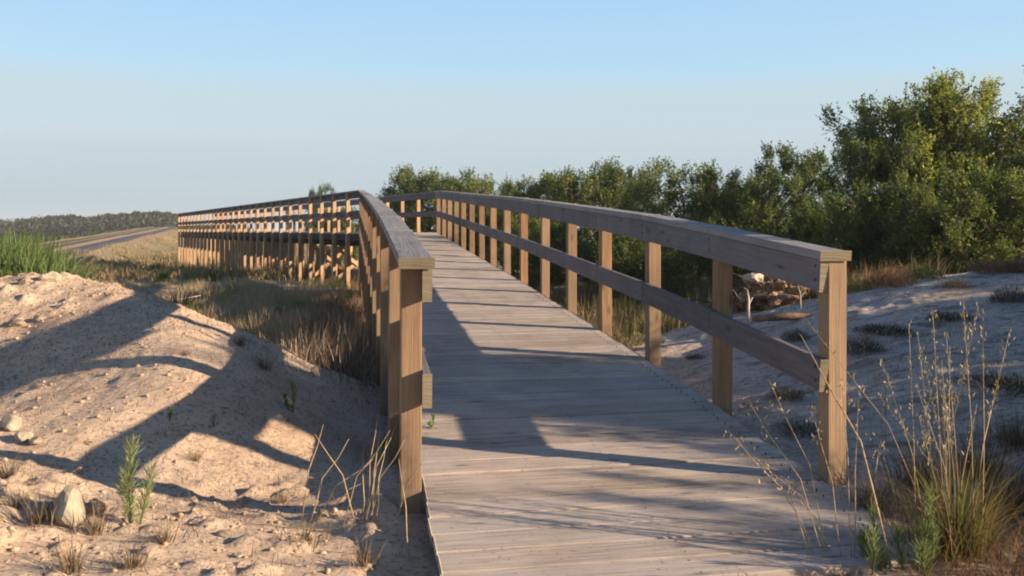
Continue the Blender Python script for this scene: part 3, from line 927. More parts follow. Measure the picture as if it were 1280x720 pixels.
# dry meadow grass, in clumps
def clumpy(n, g, fn, colors, Lr, Wr, lean, per=40, spread=.18, seg=4, Lfun=None):
    nc = n // per
    x, y = fn(g, nc)
    keep = np.isfinite(x); x = x[keep]; y = y[keep]; nc = len(x)
    ci = g.integers(0, nc, nc * per)
    sx = x[ci] + g.normal(size=len(ci)) * spread; sy = y[ci] + g.normal(size=len(ci)) * spread
    P = np.stack([sx, sy, ground_z(sx, sy, False) - .01], 1)
    kc = g.integers(0, len(colors), nc)[ci]
    a = np.array([c[0] for c in colors])[kc]; b = np.array([c[1] for c in colors])[kc]
    t = g.random((len(ci), 1)); cc = (a * (1 - t) + b * t) * (1 + g.normal(size=(len(ci), 1)) * .12)
    L = g.uniform(*Lr, nc)[ci] * g.uniform(.45, 1.1, len(ci))
    if Lfun is not None: L = L * Lfun(sx, sy)
    A = np.arctan2(sy - y[ci], sx - x[ci]) + g.normal(size=len(ci)) * .7
    return blade_arrays(P, A, L, g.uniform(*Wr, len(ci)), g.uniform(*lean, len(ci)), cc.clip(.01, 1), seg, g=g)
def meadow(g, n):
    y = 7.5 + 40 * g.random(n) ** 1.5; x = -g.uniform(.14, .56, n) * y
    mb = np.interp(x, [-9, -5.5, -3.8, -2.5, -1.6, -1.0, 0], [9.4, 8.8, 8.6, 8.6, 8.6, 7.0, 6.4])
    lt, ln = dike_lat(x, y)
    # keep the sightline onto the piles open
    sp = (x - C1[0]) * DIR2[0] + (y - C1[1]) * DIR2[1]
    bad = (y < mb) | ((np.abs(lt) < 1.7) & (ln > 0)) 
    x = np.where(bad, np.nan, x); return x, y
g = np.random.default_rng(91)
V, F, cl = clumpy(36000, g, meadow, [((.42, .31, .19), (.62, .48, .31)), ((.36, .26, .17), (.56, .43, .28)), ((.30, .20, .13), (.45, .32, .21)), ((.30, .25, .12), (.42, .36, .19))], (.06, .20), (.004, .010), (.2, 1.2), 45, .24)
tag(link('dry_meadow', mesh_np('dry_meadow', V, F, M['dry'], cl)), 'dry brown grass growing between the sand mound and the raised boardwalk', 'dry grass', kind='stuff')
# coarser dry grass further back, up to the far bank
def backg(g, n):
    y = 26 + 134 * g.random(n) ** 1.25; x = -g.uniform(.20, .56, n) * y
    lt, ln = dike_lat(x, y)
    return np.where((np.abs(lt) < 3.6) & (ln > -8), np.nan, np.where((lt < -9) | (x / y > -.2), np.nan, x)), y
g = np.random.default_rng(191)
V, F, cl = clumpy(60000, g, backg, [((.24, .17, .10), (.42, .31, .18)), ((.24, .17, .10), (.42, .31, .18)), ((.20, .13, .08), (.32, .22, .13)), ((.10, .13, .04), (.17, .19, .07))], (.15, .5), (.015, .035), (.1, 1.1), 30, .45, 3)
tag(link('far_dry_grass', mesh_np('far_dry_grass', V, F, M['dry'], cl)), 'straw coloured grass on the flat ground before the far track', 'dry grass', kind='stuff')
# reddish dead heath clumps
def heath(g, n):
    y = g.uniform(9.5, 22, n); x = -g.uniform(.17, .36, n) * y
    return np.where((x < -2.2) & (y < 10), np.nan, x), y
g = np.random.default_rng(192)
V, F, cl = clumpy(16000, g, heath, [((.34, .22, .15), (.55, .38, .26)), ((.36, .27, .19), (.56, .43, .31)), ((.22, .21, .09), (.36, .33, .15))], (.14, .42), (.003, .007), (.05, .7), 130, .16, 4)
tag(link('dead_heath', mesh_np('dead_heath', V, F, M['dry'], cl)), 'reddish brown dead stems in tufts before the raised boardwalk', 'dead heath', kind='stuff')
# dark dead brush along the left flank of the ramp
def flank(g, n):
    s_ = g.uniform(3.0, 12, n); off = -g.uniform(.98, 1.65, n)
    p = C0[None] + DIR1[None] * s_[:, None] + N1[None] * off[:, None]
    return p[:, 0], p[:, 1]
g = np.random.default_rng(92)
V, F, cl = clumpy(4200, g, flank, [((.12, .09, .07), (.24, .18, .14)), ((.08, .062, .05), (.16, .125, .095)), ((.26, .20, .15), (.42, .33, .25)), GREY], (.18, .5), (.003, .006), (.05, .9), 30, .13, 5)
tag(link('dead_brush', mesh_np('dead_brush', V, F, M['dry'], cl)), 'thin dead grey stems crowding the left flank of the ramp', 'dead brush', kind='stuff')
# grass under and right of the ramp, behind the bank
def rightg(g, n):
    y = 9.3 + 16 * g.random(n) ** 1.3; x = C0[0] - .184 * (y - 3.88) + 1.2 + g.random(n) ** 1.1 * (4 + (y - 9) * .35)
    cr = np.interp(x, [1, 2.5, 4, 6, 9], [9.0, 11.3, 10.0, 10.3, 10.6])
    return np.where(y < cr, np.nan, x), y
g = np.random.default_rng(93)
V, F, cl = clumpy(26000, g, rightg, [DRY, GREY, ((.07, .10, .03), (.15, .17, .05))], (.15, .42), (.006, .012), (.1, .9), 40, .15)
tag(link('undergrowth', mesh_np('undergrowth', V, F, M['dry'], cl)), 'dry undergrowth between the right side of the ramp and the shrubs', 'undergrowth', kind='stuff')

# individual tufts and plants ------------------------------------------------
def tuft_mesh(seed, n, L, W, lean, cols, spread=.05, seg=4, name='blades', mat='dry'):
    g = np.random.default_rng(seed)
    a = g.uniform(0, 6.28, n); r = np.abs(g.normal(size=n)) * spread
    P = np.stack([r * np.cos(a), r * np.sin(a), np.full(n, -.02)], 1)
    k = g.integers(0, len(cols), n)
    t = g.random((n, 1))
    cc = np.array([c[0] for c in cols])[k] * (1 - t) + np.array([c[1] for c in cols])[k] * t
    V, F, cl = blade_arrays(P, a + g.normal(size=n) * .5, g.uniform(*L, n), g.uniform(*W, n), g.uniform(*lean, n), cc, seg, g=g)
    return mesh_np(name, V, F, M[mat], cl)
def put(name, me, x, y, label, cat_, group=None, sc=1, dz=0):
    o = link(name, me); o.location = (x, y, gz(x, y) + dz); o.rotation_euler = (0, 0, random.uniform(0, 6.28)); o.scale = (sc, sc, sc) if not hasattr(sc, '__len__') else sc
    tag(o, label, cat_, group); return o
def px2(pxx, pyy, guessY, it=30):
    """where the sight line through a photo pixel meets the ground"""
    lo = 2.2; Y = lo
    dx = (pxx - 640) / 1100; dz = -(pyy - 288) / 1100
    ys = np.arange(2.3, 40, .02)
    zz = ground_z(dx * ys, ys, False)
    hit = np.where(E + dz * ys <= zz)[0]
    Y = ys[hit[0]] if len(hit) else guessY
    return float(dx * Y), float(Y)

# feathery green plant on the sand
def feather_plant(seed, H, n=260, leafL=.05, cols=((.07, .14, .03), (.16, .25, .06)), stems=1, leafW=.0042):
    g = np.random.default_rng(seed); m = MB(); ps = []
    for s_ in range(stems):
        h = H * (1 if s_ == 0 else g.uniform(.4, .85)); a = g.uniform(0, 6.28)
        b = Vector((0, 0, -.02)) + Vector((math.cos(a), math.sin(a), 0)) * (.015 * s_)
        tip = b + Vector((g.normal() * .10 * h + math.cos(a) * .30 * h * (s_ > 0), g.normal() * .08 * h + math.sin(a) * .16 * h * (s_ > 0), h))
        md = b.lerp(tip, .5) + Vector((g.normal(), g.normal(), 0)) * .03 * h
        m.tube([b, md, tip], [.004, .003, .0015], 5)
        t = g.random(n) ** .8
        P = np.where((t < .5)[:, None], np.array(b) + (np.array(md) - np.array(b)) * (t * 2)[:, None], np.array(md) + (np.array(tip) - np.array(md)) * (t * 2 - 1)[:, None])
        az = g.uniform(0, 6.28, n)
        D = np.stack([np.cos(az), np.sin(az), g.uniform(.5, 2.6, n)], 1)
        LL = leafL * g.uniform(.35, 1.5, n) * np.interp(t, [0, .3, .8, 1], [.6, 1.2, 1.0, .6])
        ps.append(leaf_arrays(P, D, LL, leafW, colvar(n, *cols, g), g))
    V, F, cl = cat(ps)
    return mesh_np('leaves', V, F, M['grass'], cl), m
def put_feather(name, px_, py_, seed, H, label, cat_='plant', group=None, **k):
    x, y = px2(px_, py_, 4)
    t = empty(name, (x, y, gz(x, y)), random.uniform(0, 6))
    me, m = feather_plant(seed, H, **k)
    link('leaves', me, t); m.build('stem', M['stemgreen'], t, sm=True)
    tag(t, label, cat_, group); return t
M['stemgreen'] = simple('green_stem', (.10, .13, .05), (.18, .2, .08), 30)
M['straw'] = simple('straw_stem', (.30, .215, .125), (.46, .35, .21), 30, bump=.1)
M['husk'] = simple('seed_husk', (.42, .33, .22), (.66, .55, .40), 60, bump=.1)
put_feather('feathery_weed', 165, 660, 41, .37, 'feathery green upright weed growing alone on the lit sand at the lower left', n=260, stems=3, leafL=.06, leafW=.0028, cols=((.16, .20, .08), (.30, .34, .16)))
put_feather('feathery_weed', 366, 515, 42, .19, 'small feathery green weed on the sand near the deck shadow', n=140, stems=2, leafL=.035)
put_feather('seedling', 211, 527, 43, .07, 'tiny bright seedling in the band of shade on the sand', n=40, leafL=.03)
put_feather('seedling', 268, 537, 44, .08, 'tiny green seedling at the lower edge of the shade band on the sand', n=40, leafL=.03)
put_feather('seedling', 478, 575, 45, .14, 'small green seedling beside the shaded foot of the left railing', n=60, leafL=.035)
put_feather('rosemary_like_weed', 1092, 712, 46, .24, 'blue green bushy weed at the lower right corner of the deck', n=160, stems=5, leafW=.003, leafL=.05, cols=((.13, .17, .07), (.25, .29, .14)))
put_feather('rosemary_like_weed', 1146, 716, 47, .30, 'blue green bushy weed just left of the big grass tussock', n=180, stems=5, leafW=.003, leafL=.05, cols=((.13, .17, .07), (.25, .29, .14)))

# dry bent stalks
def stalks(name, px_, py_, specs, label, cat_, seedheads=False, rad=.0028, seed=1):
    """specs: list of (dx, dy, height, leanx, leany)"""
    x, y = px2(px_, py_, 4)
    rd = random.Random(seed); g = np.random.default_rng(seed)
    t = empty(name, (x, y, gz(x, y)))
    heads = []
    for (dx, dy, h, lx, ly) in specs:
        b = Vector((dx, dy, gz(x + dx, y + dy) - gz(x, y) - .03)); tip = b + Vector((lx * h, ly * h, h))
        mid = b.lerp(tip, .5) + Vector((-lx * .16 * h, -ly * .1 * h, .06 * h))
        q1 = b.lerp(mid, .5) + Vector((rd.uniform(-.01, .01), 0, .0)); q2 = mid.lerp(tip, .5) + Vector((lx * .03, 0, .015 * h))
        m = MB(); m.tube([b, q1, mid, q2, tip], [rad, rad, rad * .8, rad * .6, rad * .35], 5)
        st = m.build('stalk', M['straw'], t, sm=True)
        if seedheads:
            k = rd.randint(12, 20); tt_ = g.uniform(.0, 1, k); P = []
            for u in tt_:
                c = (q2.lerp(tip, u * 1.0) if u > .0 else tip)
                P.append(np.array(c) + g.normal(size=3) * [.018, .018, .012])
            P = np.array(P); D = g.normal(size=(k, 3)) * .5 + np.array([0, 0, -.9])
            V, F, cl = leaf_arrays(P, D, g.uniform(.012, .022, k), .006, colvar(k, (.36, .27, .17), (.62, .50, .35), g), g)
            P2 = P; V2, F2, cl2 = leaf_arrays(P2, D, g.uniform(.012, .022, k), .006, colvar(k, (.36, .27, .17), (.62, .50, .35), g), g)
            sp_ = leaf_arrays(np.array([np.array(q2)] * 2), np.array([np.array(tip - q2)] * 2), (tip - q2).length, .003, colvar(2, (.4, .3, .2), (.5, .4, .3), g), g)
            V, F, cl = cat([(V, F, cl), (V2, F2, cl2), sp_])
            link('seed_head', mesh_np('seed_head', V, F, M['dry'], cl), st)
    tag(t, label, cat_)
    return t
def fan(n, spread, H, lean, seed, leanb=(0, 0)):
    rd = random.Random(seed)
    return [(rd.gauss(0, spread), rd.gauss(0, spread), rd.uniform(*H), rd.gauss(leanb[0], lean), rd.gauss(leanb[1], lean)) for _ in range(n)]
stalks('dry_stalks', 455, 650, fan(9, .07, (.28, .48), .28, 5, (.05, 0)), 'thin bare dry stalks leaning in the shade left of the near railing post', 'dry stalks', seed=5)
stalks('dry_stalks', 385, 652, [(0, 0, .36, .45, .1), (.02, 0, .30, .9, .2), (-.03, 0, .42, .2, .1), (.05, .04, .25, 1.3, .2)], 'crossed dry stalks leaning right over the shaded sand', 'dry stalks', seed=6)
stalks('dry_stalk', 512, 700, [(0, 0, .40, -.10, 0)], 'single thin stalk in front of the foot of the near railing post', 'dry stalk', seed=7)
stalks('dry_stalk', 150, 612, [(0, 0, .26, .30, .1), (.01, .0, .16, -.1, .1)], 'curved dry stalk behind the feathery weed', 'dry stalk', seed=8)
# wild oats by the lower right deck edge
stalks('wild_oats', 1055, 716, [(-.05, 0, .62, -.42, .2), (-.03, .03, .70, -.30, .1), (-.07, .02, .52, -.62, .1), (0, 0, .60, -.16, .1), (.0, .04, .48, -.75, .2), (.03, 0, .74, -.02, .1), (.04, .02, .66, .03, 0), (-.1, .02, .42, -.4, .1), (.08, 0, .5, .1, 0), (-.02, .05, .36, -.5, 0)],
       'dry wild oats with pale seed heads leaning over the lower right corner of the deck', 'wild oats', True, .0022, 9)
stalks('dry_grass_plant', 1118, 716, [(0, 0, .84, -.34, .15)], 'single thick tan stem leaning left across the end post', 'dry stem', False, .0042, 10)
# the big tussock
tx, ty_ = px2(1195, 690, 3.3)
tz = gz(tx, ty_)
tus = empty('grass_tussock', (tx, ty_, tz))
tag(tus, 'big grass tussock with tall dry flowering stems at the lower right of the deck', 'grass tussock')
link('blades', tuft_mesh(51, 1000, (.08, .42), (.002, .0042), (.1, 1.4), [((.10, .14, .035), (.24, .27, .08)), ((.16, .14, .065), (.32, .26, .14)), ((.07, .052, .035), (.15, .11, .07)), DRY], .07, 5, mat='grass'), tus)
rd = random.Random(52); g = np.random.default_rng(52)
for k in range(19):
    lx = rd.gauss(-.10, .2); ly = rd.gauss(0, .12); h = rd.uniform(.5, .98)
    b = Vector((rd.gauss(-.02, .05), rd.gauss(0, .04), -.03)); tip = b + Vector((lx * h, ly * h, h)); mid = b.lerp(tip, .5) + Vector((-lx * .12, 0, .02))
    m = MB(); m.tube([b, mid, tip], [.0018, .0014, .0008], 5); st = m.build('stalk', M['straw'], tus, sm=True)
    kk = 42 if k % 2 else 22; u = g.uniform(.2, 1, kk)
    P = np.array(mid) + (np.array(tip) - np.array(mid)) * u[:, None] + g.normal(size=(kk, 3)) * [.007, .007, .005]
    V, F, cl = leaf_arrays(P, g.normal(size=(kk, 3)) * .4 + [0, 0, 1.], g.uniform(.012, .024, kk), .0045, colvar(kk, (.30, .24, .13), (.52, .44, .28), g), g)
    sp_ = leaf_arrays(np.array([np.array(mid)] * 2), np.array([np.array(tip - mid)] * 2), (tip - mid).length, .003, colvar(2, (.4, .3, .2), (.5, .4, .3), g), g)
    V, F, cl = cat([(V, F, cl), sp_])
    link('flower_spike', mesh_np('flower_spike', V, F, M['dry'], cl), st)
# tall brome-like stalks behind it on the bank
for i, (a, b, sd_) in enumerate([(1105, 560, 61), (1165, 520, 62), (1215, 560, 63)]):
    stalks('tall_grass_stalks', a, b, fan(3, .05, (.45, .75), .12, sd_), ['thin seed stalks standing right of the end post on the shaded bank', 'tall thin seed stalks in the middle of the shaded bank', 'slender seed stalks on the bank toward the right edge'][i], 'grass stalks', True, .0018, sd_)

# dark dead brush behind the tussock
BR = [tuft_mesh(90 + i, 520, (.08, .34), (.0018, .0035), (.2, 1.4), [((.05, .036, .026), (.12, .085, .06)), ((.09, .065, .04), (.20, .145, .09))], .11, 4) for i in range(2)]
for i, (a, b, s_, lab) in enumerate([(1262, 640, 1.0, 'dark dead brush to the right of the big grass tussock'), (1225, 600, .9, 'dark dead brush right behind the big grass tussock'), (1095, 640, .6, 'low dead brush at the shaded foot of the end post'),
                                     (1150, 610, .8, 'dead brush between the end post and the big grass tussock'), (1275, 560, .8, 'dead brush at the right edge above the big grass tussock')]):
    x, y = px2(a, b, 5)
    put('dead_brush_tuft', BR[i % 2], x, y, lab, 'dead brush', 'dead brush around the tussock', s_)
# tufts on the sand, left
TUFTS = [tuft_mesh(70 + i, 90, (.06, .17), (.0025, .0045), (.2, 1.1), [DRY, GREY], .03) for i in range(3)]
for i, (a, b, s_, lab) in enumerate([
    (50, 655, 1.1, 'dry straw tuft left of the pale stone at the lower left'),
    (118, 668, .9, 'dry straw tuft right of the pale stone at the lower left'),
    (205, 680, .8, 'small dry tuft on the sand below the feathery weed'),
    (90, 716, .9, 'dry tuft at the bottom edge of the picture, below the pale stone'),
    (165, 716, 1.0, 'reddish dry tuft at the bottom edge below the feathery weed'),
    (380, 685, .9, 'brown dry tuft on the sand between feathery weed and near post'),
    (300, 640, .6, 'very small dry tuft along the thin post shadow'),
    (352, 632, .7, 'brown tuft where the thin post shadow meets the deck shade'),
    (10, 600, .9, 'dry tuft at the left edge above the pale stone'),
    (245, 580, .5, 'sparse dead sprig on the lit sand between two shadows'),
    (455, 712, .9, 'grey straw tuft at the bottom edge left of the deck'),
    (300, 430, .8, 'olive tuft on the back slope of the sand mound'),
    (330, 462, .9, 'dark tuft on the low sand ridge left of the ramp'),
    (385, 432, .9, 'green brown tuft close to the brush beside the ramp'),
    (20, 640, .7, 'straw tuft at the very left edge beside the pale stone'),
    (232, 445, .45, 'tiny dark tuft in the broad band of shade on the mound')]):
    x, y = px2(a, b, 6)
    put('dry_grass_tuft', TUFTS[i % 3], x, y, lab, 'grass tuft', 'dry grass tufts on the sand', s_)
# green clumps in the meadow
GT = tuft_mesh(80, 420, (.12, .36), (.005, .011), (.1, 1.1), [((.05, .10, .02), (.10, .17, .04)), ((.07, .10, .03), (.13, .16, .05))], .10, mat='grass')
for i, (a, b, s_, lab) in enumerate([(195, 340, 1.5, 'green grass clump at the foot of the dirt bank'), (225, 335, 1.6, 'dark green clump at the far end of the piles'), (265, 352, 1.1, 'green clump in front of the far piles'),
                                     (205, 352, 1.2, 'green clump above the notch in the sand mound'), (350, 395, .6, 'low green clump amid dry grass below the piles'), (425, 360, 1.0, 'dark green clump under the bend of the boardwalk'),
                                     (445, 380, .9, 'dark green clump tucked against the left flank of the ramp'), (115, 330, .9, 'green clump at the right end of the reeds'), (372, 385, .5, 'small green clump amid the brown grass left of the ramp'), (290, 365, .6, 'grey green clump beneath the middle of the raised stretch')]):
    x, y = px2(a, b, 14)
    put('green_grass_clump', GT, x, y, lab, 'grass clump', 'green grass clumps in the meadow', s_)
# low bushes on the bank
def cushion(seed, n, r, h, cols, L=.035, W=.008, mat='grass'):
    g = np.random.default_rng(seed)
    d = unit(g.normal(size=(n, 3))); d[:, 2] = np.abs(d[:, 2]); rr = g.random((n, 1)) ** .4 * (1 + .25 * vnoise(d[:, 0] * 3, d[:, 1] * 3, seed))[:, None]
    P = d * rr * np.array([r, r, h])
    V, F, cl = leaf_arrays(P, d + np.array([0, 0, .8]) + g.normal(size=(n, 3)) * .4, g.uniform(.5, 1.5, n) * L, W, colvar(n, *cols, g), g)
    return mesh_np('cushion_bush', V, F, M[mat], cl)
dark_c = [cushion(100 + i, 1700, .30, (.10, .16, .12, .2)[i], ((.04, .038, .024), (.13, .11, .075)), .065, .004) for i in range(4)]
red_c = [cushion(110 + i, 4200, .42, .34, ((.15, .085, .06), (.30, .19, .13)), .05, .007, 'dry') for i in range(2)]
for i, (a, b, s_, lab) in enumerate([(1108, 420, 1.0, 'dark cushion bush halfway up the shaded bank, largest of those behind the end post'), (1080, 445, .8, 'dark cushion bush directly right of the end post'), (1190, 402, .8, 'dark cushion bush in the middle of the shaded bank'),
                                     (1195, 362, .7, 'small dark cushion bush near the crest of the shaded bank'), (1270, 490, 1.0, 'dark cushion bush at the right edge of the shaded bank'), (995, 428, .7, 'low dark bush seen just above the middle rail near the end post'),
                                     (985, 500, .6, 'low dark bush under the last bay of the right railing'), (1000, 545, .6, 'dark bush hugging the deck edge before the end post'),                                      (870, 450, .5, 'low dark bush at the deck edge beside the last but two post'), (1265, 380, .7, 'dark tuft of bush near the right edge of the crest')]):
    x, y = px2(a, b, 8)
    put('cushion_bush', dark_c[i % 4], x, y, lab, 'low bush', 'dark cushion bushes on the shaded bank', (s_ * random.uniform(.6, 1.25), s_ * random.uniform(.5, .9), s_ * random.uniform(.6, 1.1)))
for i, (a, b, s_, lab) in enumerate([(1112, 344, .6, 'pinkish brown dry bush on the bank crest right of the end post'), (1240, 336, .55, 'reddish brown dry bush on the crest near the right edge'), (1277, 334, .55, 'reddish brown dry bush cut by the right edge')]):
    y = 9.35; x = (a - 640) / 1100 * y
    put('dry_bush', red_c[i % 2], x, y, lab, 'dry bush', 'dry bushes along the bank crest', s_)
for i, (a, b, s_, lab) in enumerate([(1155, 342, .55, 'small yellow green sprig bush on the crest below the tall trees'), (1075, 340, .5, 'small straw coloured bush beside the end post on the crest')]):
    y = 9.6; x = (a - 640) / 1100 * y
    put('sprig_bush', cushion(130 + i, 1500, .35, .3, ((.13, .15, .04), (.28, .27, .09)), .05, .012), x, y, lab, 'low bush', None, s_)

# ground litter at lower right: fine straw and roots
g = np.random.default_rng(95)
n = 9000
x = g.uniform(.6, 2.9, n); y = g.uniform(2.5, 3.9, n); 
ok = (y < 2.93 + (x > 1.45) * .8)
x = x[ok]; y = y[ok]; n = len(x)
P = np.stack([x, y, ground_z(x, y, False) + g.uniform(.0, .02, n)], 1)
V, F, cl = blade_arrays(P, g.uniform(0, 6.28, n), g.uniform(.03, .13, n), g.uniform(.0015, .004, n), g.uniform(.6, 1.35, n), colvar(n, (.10, .05, .03), (.34, .20, .12), g), 3, g=g)
tag(link('straw_litter', mesh_np('straw_litter', V, F, M['dry'], cl)), 'brown straw litter covering the ground at the lower right', 'litter', kind='stuff')
# twiggy bits over the sand
n = 8000
x = np.concatenate([g.uniform(-5.5, -.7, 5000), g.uniform(1.3, 6.5, 3000)]); y = np.concatenate([g.uniform(2.6, 8.5, 5000), g.uniform(3.9, 10.5, 3000)])
P = np.stack([x, y, ground_z(x, y, True) + .002], 1)
V, F, cl = blade_arrays(P, g.uniform(0, 6.28, n), g.uniform(.015, .07, n), g.uniform(.002, .004, n), g.uniform(1.1, 1.45, n), colvar(n, (.06, .042, .03), (.24, .17, .11), g), 2, g=g)
tag(link('twig_litter', mesh_np('twig_litter', V, F, M['dry'], cl)), 'small twigs and straw bits strewn over the sand', 'litter', kind='stuff')

# ------------------------------------------------------------------ stones
def stone_mesh(seed, r, mat, flat=.65, sub=3, rough=.22):
    import bmesh
    bm = bmesh.new(); bmesh.ops.create_icosphere(bm, subdivisions=sub, radius=1)
    g = random.Random(seed)
    planes = [(Vector((g.gauss(0, 1), g.gauss(0, 1), g.gauss(0, 1))).normalized(), g.uniform(.62, .9)) for _ in range(9)]
    for v in bm.verts:
        for nrm, d in planes:
            t = v.co.dot(nrm)
            if t > d: v.co -= nrm * (t - d) * .95
        n_ = float(vnoise(np.array([v.co.x * 4 + seed]), np.array([v.co.y * 4 + v.co.z * 3]), seed)[0])
        v.co *= 1 + n_ * rough * .25
        v.co.z *= flat
        v.co *= r
    me = bpy.data.meshes.new('stone'); bm.to_mesh(me); bm.free(); me.materials.append(mat)
    return me
for i, (a, b, r, mt, flat, lab) in enumerate([
    (88, 655, .085, 'rock', 1.15, 'large pale upright stone on the sand at the lower left'),
    (118, 642, .055, 'rock2', .8, 'brown stone leaning against the large pale stone'),
    (12, 536, .055, 'rock', .9, 'pale stone at the left edge where the thin shadow begins'),
    (30, 550, .042, 'rock', .8, 'smaller pale stone right of the one at the left edge'),
    (45, 556, .030, 'rock2', .8, 'smallest of the three stones clustered at the left edge'),
    (112, 557, .028, 'rock2', .5, 'dark flat clod on the sand above the thin shadow'),
    (62, 352, .085, 'rock', .7, 'pale broken stone on the very top of the mound'),
    (80, 348, .055, 'rock', .7, 'small pale stone beside the broken stone on the mound top'),
    (32, 355, .05, 'rock2', .7, 'dark stone on the mound top near the left edge'),
    (22, 408, .06, 'rock2', .6, 'brown clod of earth on the mound face at the left edge'),
    (50, 400, .045, 'rock2', .6, 'brown clod of earth right of the one at the left edge'),
    (395, 463, .035, 'rock', .6, 'small pale stone near the brush left of the ramp'),
    (280, 672, .04, 'rock2', .45, 'flat brown stone on the lower sand casting a short shadow'),
    (300, 698, .02, 'rock', .7, 'tiny pinkish pebble near the bottom edge'),
    (1230, 560, .04, 'rock2', .6, 'small stone on the shaded bank behind the tussock')]):
    x, y = px2(a, b, 7)
    me = stone_mesh(200 + i, r, M[mt], flat)
    put('stone', me, x, y, lab, 'stone', 'stones on the sand', (.72, .85, 1.1) if i == 0 else 1, r * flat * .35)
# earth crumbs in the colour of the sand
M['crumb'] = simple('sandy_crumb', (.30, .21, .14), (.54, .41, .29), 30, bump=.8, dist=.01)
# pebbles and crumbs
pm = [stone_mesh(300 + i, 1, M['rock2'], .7, 1) for i in range(4)]
g = np.random.default_rng(97)
Vs = []; Fs = []; off = 0
tmpl = []
def crumbs(name, label, n, mat, rmax, seed, pw):
    g = np.random.default_rng(seed)
    k1 = int(n * .82)
    x = np.concatenate([g.uniform(-5.5, -.6, k1), g.uniform(1.5, 6, n - k1)]); y = np.concatenate([g.uniform(2.6, 8.6, k1), g.uniform(3.6, 10, n - k1)])
    z = ground_z(x, y, True)
    dn = fbm(x * 1.1, y * 1.1, 2, 61) + g.random(n) * .9 + (y > 5.5) * (x < -2) * .5
    r = np.where(dn > .35, 1, .4) * (.004 + rmax * g.random(n) ** pw)
    Vs = []; Fs = []; off = 0
    for i in range(n):
        v, f = tmpl[i % 4]; a = g.uniform(0, 6.28); c, s_ = math.cos(a), math.sin(a)
        vv = v * r[i] * np.array([1, g.uniform(.6, 1), g.uniform(.6, 1.1)]); vv = np.stack([vv[:, 0] * c - vv[:, 1] * s_, vv[:, 0] * s_ + vv[:, 1] * c, vv[:, 2]], 1) + [x[i], y[i], z[i] + r[i] * .15]
        Vs.append(vv); Fs.append(f + off); off += len(v)
    tag(link(name, mesh_np(name, np.concatenate(Vs), np.concatenate(Fs), mat)), label, 'pebbles', kind='stuff')
for me in pm:
    v = np.array([tuple(q.co) for q in me.vertices]); f = np.array([tuple(p.vertices) for p in me.polygons]); tmpl.append((v, f))
crumbs('pebbles', 'small brown pebbles scattered over the sand', 5200, M['rock2'], .010, 97, 3.0)
crumbs('sand_crumbs', 'pale crumbs and clods of dried sand over the mound', 9000, M['crumb'], .017, 98, 4.0)

# ------------------------------------------------------------------ heap of bark and dead wood beyond the railing
hx, hy = px2(958, 385, 10.8)
hz = gz(hx, hy)
heap = empty('dead_wood_heap', (hx, hy, hz))
tag(heap, 'sunlit heap of fibrous bark and dead roots seen through the nearest right railing bay', 'dead wood heap')
rd = random.Random(400)
link('root_ball', stone_mesh(401, .48, M['lime'], .62, 4, 1.6), heap).location = (.12, .1, .12)
link('bark_slab', stone_mesh(402, .16, M['palewood'], .45, 3, 1.2), heap).location = (-.17, 0, .36)
m = MB()
for k in range(90):
    a = rd.uniform(0, 6.28); e = rd.uniform(-.1, 1.1); d = Vector((math.cos(a) * math.cos(e), math.sin(a) * math.cos(e), math.sin(e)))
    b = Vector((.12, .1, .10)) + Vector((d.x * .36, d.y * .36, d.z * .22)); L = rd.uniform(.06, .25)
    m.tube([b, b + d * L * .5 + Vector((rd.uniform(-.04, .04), rd.uniform(-.04, .04), -.01)), b + d * L + Vector((0, 0, rd.uniform(-.12, .05)))], [.012, .008, .003], 5)
m.build('roots', M['deadwood'], heap, sm=True)
m = MB()
for k in range(34):
    p = Vector((rd.uniform(-.6, .5), rd.uniform(-.3, .3), rd.uniform(.0, .3))); d = Vector((rd.gauss(0, 1), rd.gauss(0, .5), rd.gauss(0, .35))).normalized()
    m.tube([p, p + d * .2 + Vector((0, 0, .03)), p + d * rd.uniform(.3, .5)], [.013, .011, .006], 5)
m.build('branches', M['bark'], heap, sm=True)
def stake(pxx, p0, p1, Y, lean, label, r=.017):
    X = (pxx - 640) / 1100 * Y; z1 = (288 - p0) / 1100 * Y + E; z0 = (288 - p1) / 1100 * Y + E
    zb = gz(X, Y)
    m = MB(); h = max(z1 - zb, .25)
    m.tube([(0, 0, -.1), (lean * .3, 0, h * .45), (lean * .6 + .01, 0, h * .75), (lean, 0, h)], [r, r * .95, r * .8, r * .6], 7)
    m.tube([(lean * .5, 0, h * .55), (lean * .5 + .05, 0, h * .8)], [r * .5, r * .3], 5)
    o = m.build('stick', M['palewood'], None, sm=True); o.location = (X, Y, zb); tag(o, label, 'stick')
stake(936, 362, 398, 9.4, -.02, 'short pale broken stick standing in front of the bark heap')
stake(1002, 358, 402, 9.2, -.04, 'thin pale crooked stick standing right of the bark heap', .009)
m = MB(); m.tube([(-.4, 0, .03), (0, .03, .05), (.45, 0, .04)], [.035, .04, .025], 8)
x, y = px2(990, 402, 9.5); o = m.build('fallen_branch', M['deadwood'], None, sm=True); o.location = (x, y, gz(x, y)); tag(o, 'dark fallen branch lying on the sand below the bark heap', 'branch')
m = MB(); m.tube([(-.3, -.1, .0), (.0, 0, .07), (.35, .1, .13)], [.012, .012, .006], 6)
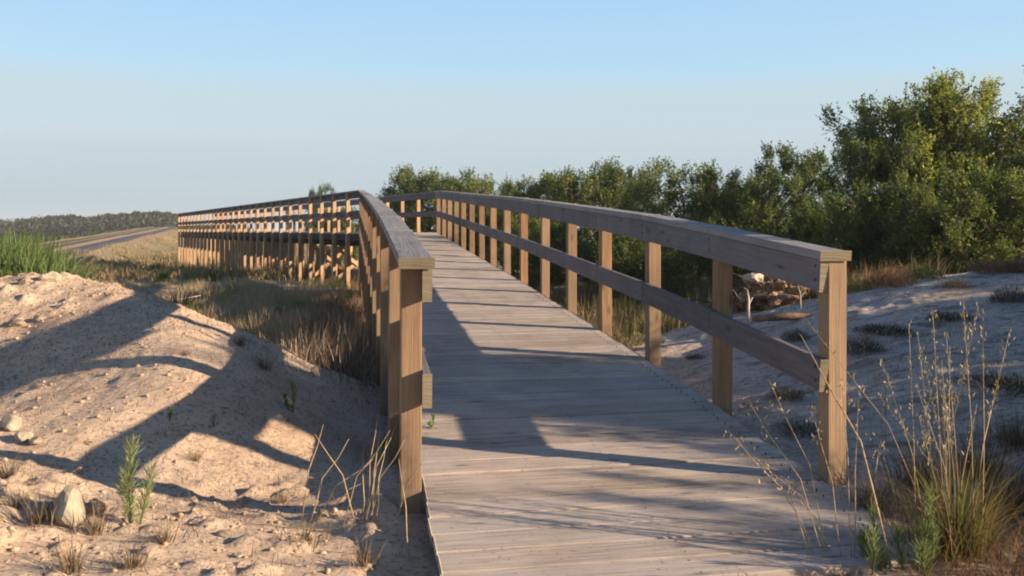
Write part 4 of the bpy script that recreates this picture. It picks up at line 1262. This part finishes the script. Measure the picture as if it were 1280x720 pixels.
x, y = px2(225, 382, 9.5); o = m.build('fallen_branch', M['palewood'], None, sm=True); o.location = (x, y, gz(x, y) + .05); tag(o, 'pale dry branch lying in the grass behind the notch of the mound', 'branch')

# weeds and a leaf on the deck edge
for i, (a, b, h, lab) in enumerate([(541, 535, .10, 'small leafy weed pushing up at the left edge of the deck beside the near post'), (602, 718, .05, 'tiny green sprig at the front end of the deck, left one'),
                                   (705, 718, .07, 'tiny green sprig at the front end of the deck, middle one'), (960, 716, .09, 'small green sprig at the front right end of the deck')]):
    y = 4.55 if i == 0 else 2.9; x = (a - 640) / 1100 * y
    t = empty('sprig', (x, y, gz(x, y) if i else deck_z(y) - .01))
    me, m = feather_plant(600 + i, h, n=26, stems=2, leafL=.028, leafW=.009)
    link('leaves', me, t); m.build('stem', M['stemgreen'], t, sm=True); tag(t, lab, 'weed')
V, F, cl = leaf_arrays(np.array([[-.33, 4.72, deck_z(4.72) + .004], [-.33, 4.72, deck_z(4.72) + .007]]), np.array([[1, .2, .15], [.9, .35, .3]]), .05, .028, np.array([[.32, .16, .07], [.28, .14, .06]]))
tag(link('fallen_leaf', mesh_np('fallen_leaf', V, F, M['dry'], cl)), 'single brown fallen leaf lying on the shaded deck near its left edge', 'leaf')

HZ = bpy.data.materials.new('haze'); HZ.use_nodes = True; HZ.node_tree.nodes.clear()
ho = HZ.node_tree.nodes.new('ShaderNodeOutputMaterial'); hv = HZ.node_tree.nodes.new('ShaderNodeVolumePrincipled')
hv.inputs['Color'].default_value = (.85, .9, 1, 1); hv.inputs['Density'].default_value = .0005
HZ.node_tree.links.new(hv.outputs[0], ho.inputs['Volume'])
hv_ = [(x, y, z) for x in (-920, 920) for y in (-80, 2620) for z in (-3.5, 14)]
hm = bpy.data.meshes.new('haze'); hm.from_pydata(hv_, [], [(0, 1, 3, 2), (4, 6, 7, 5), (0, 4, 5, 1), (2, 3, 7, 6), (0, 2, 6, 4), (1, 5, 7, 3)]); hm.materials.append(HZ)
tag(link('haze', hm), 'thin blue haze over the distant flat land', 'haze', kind='stuff')
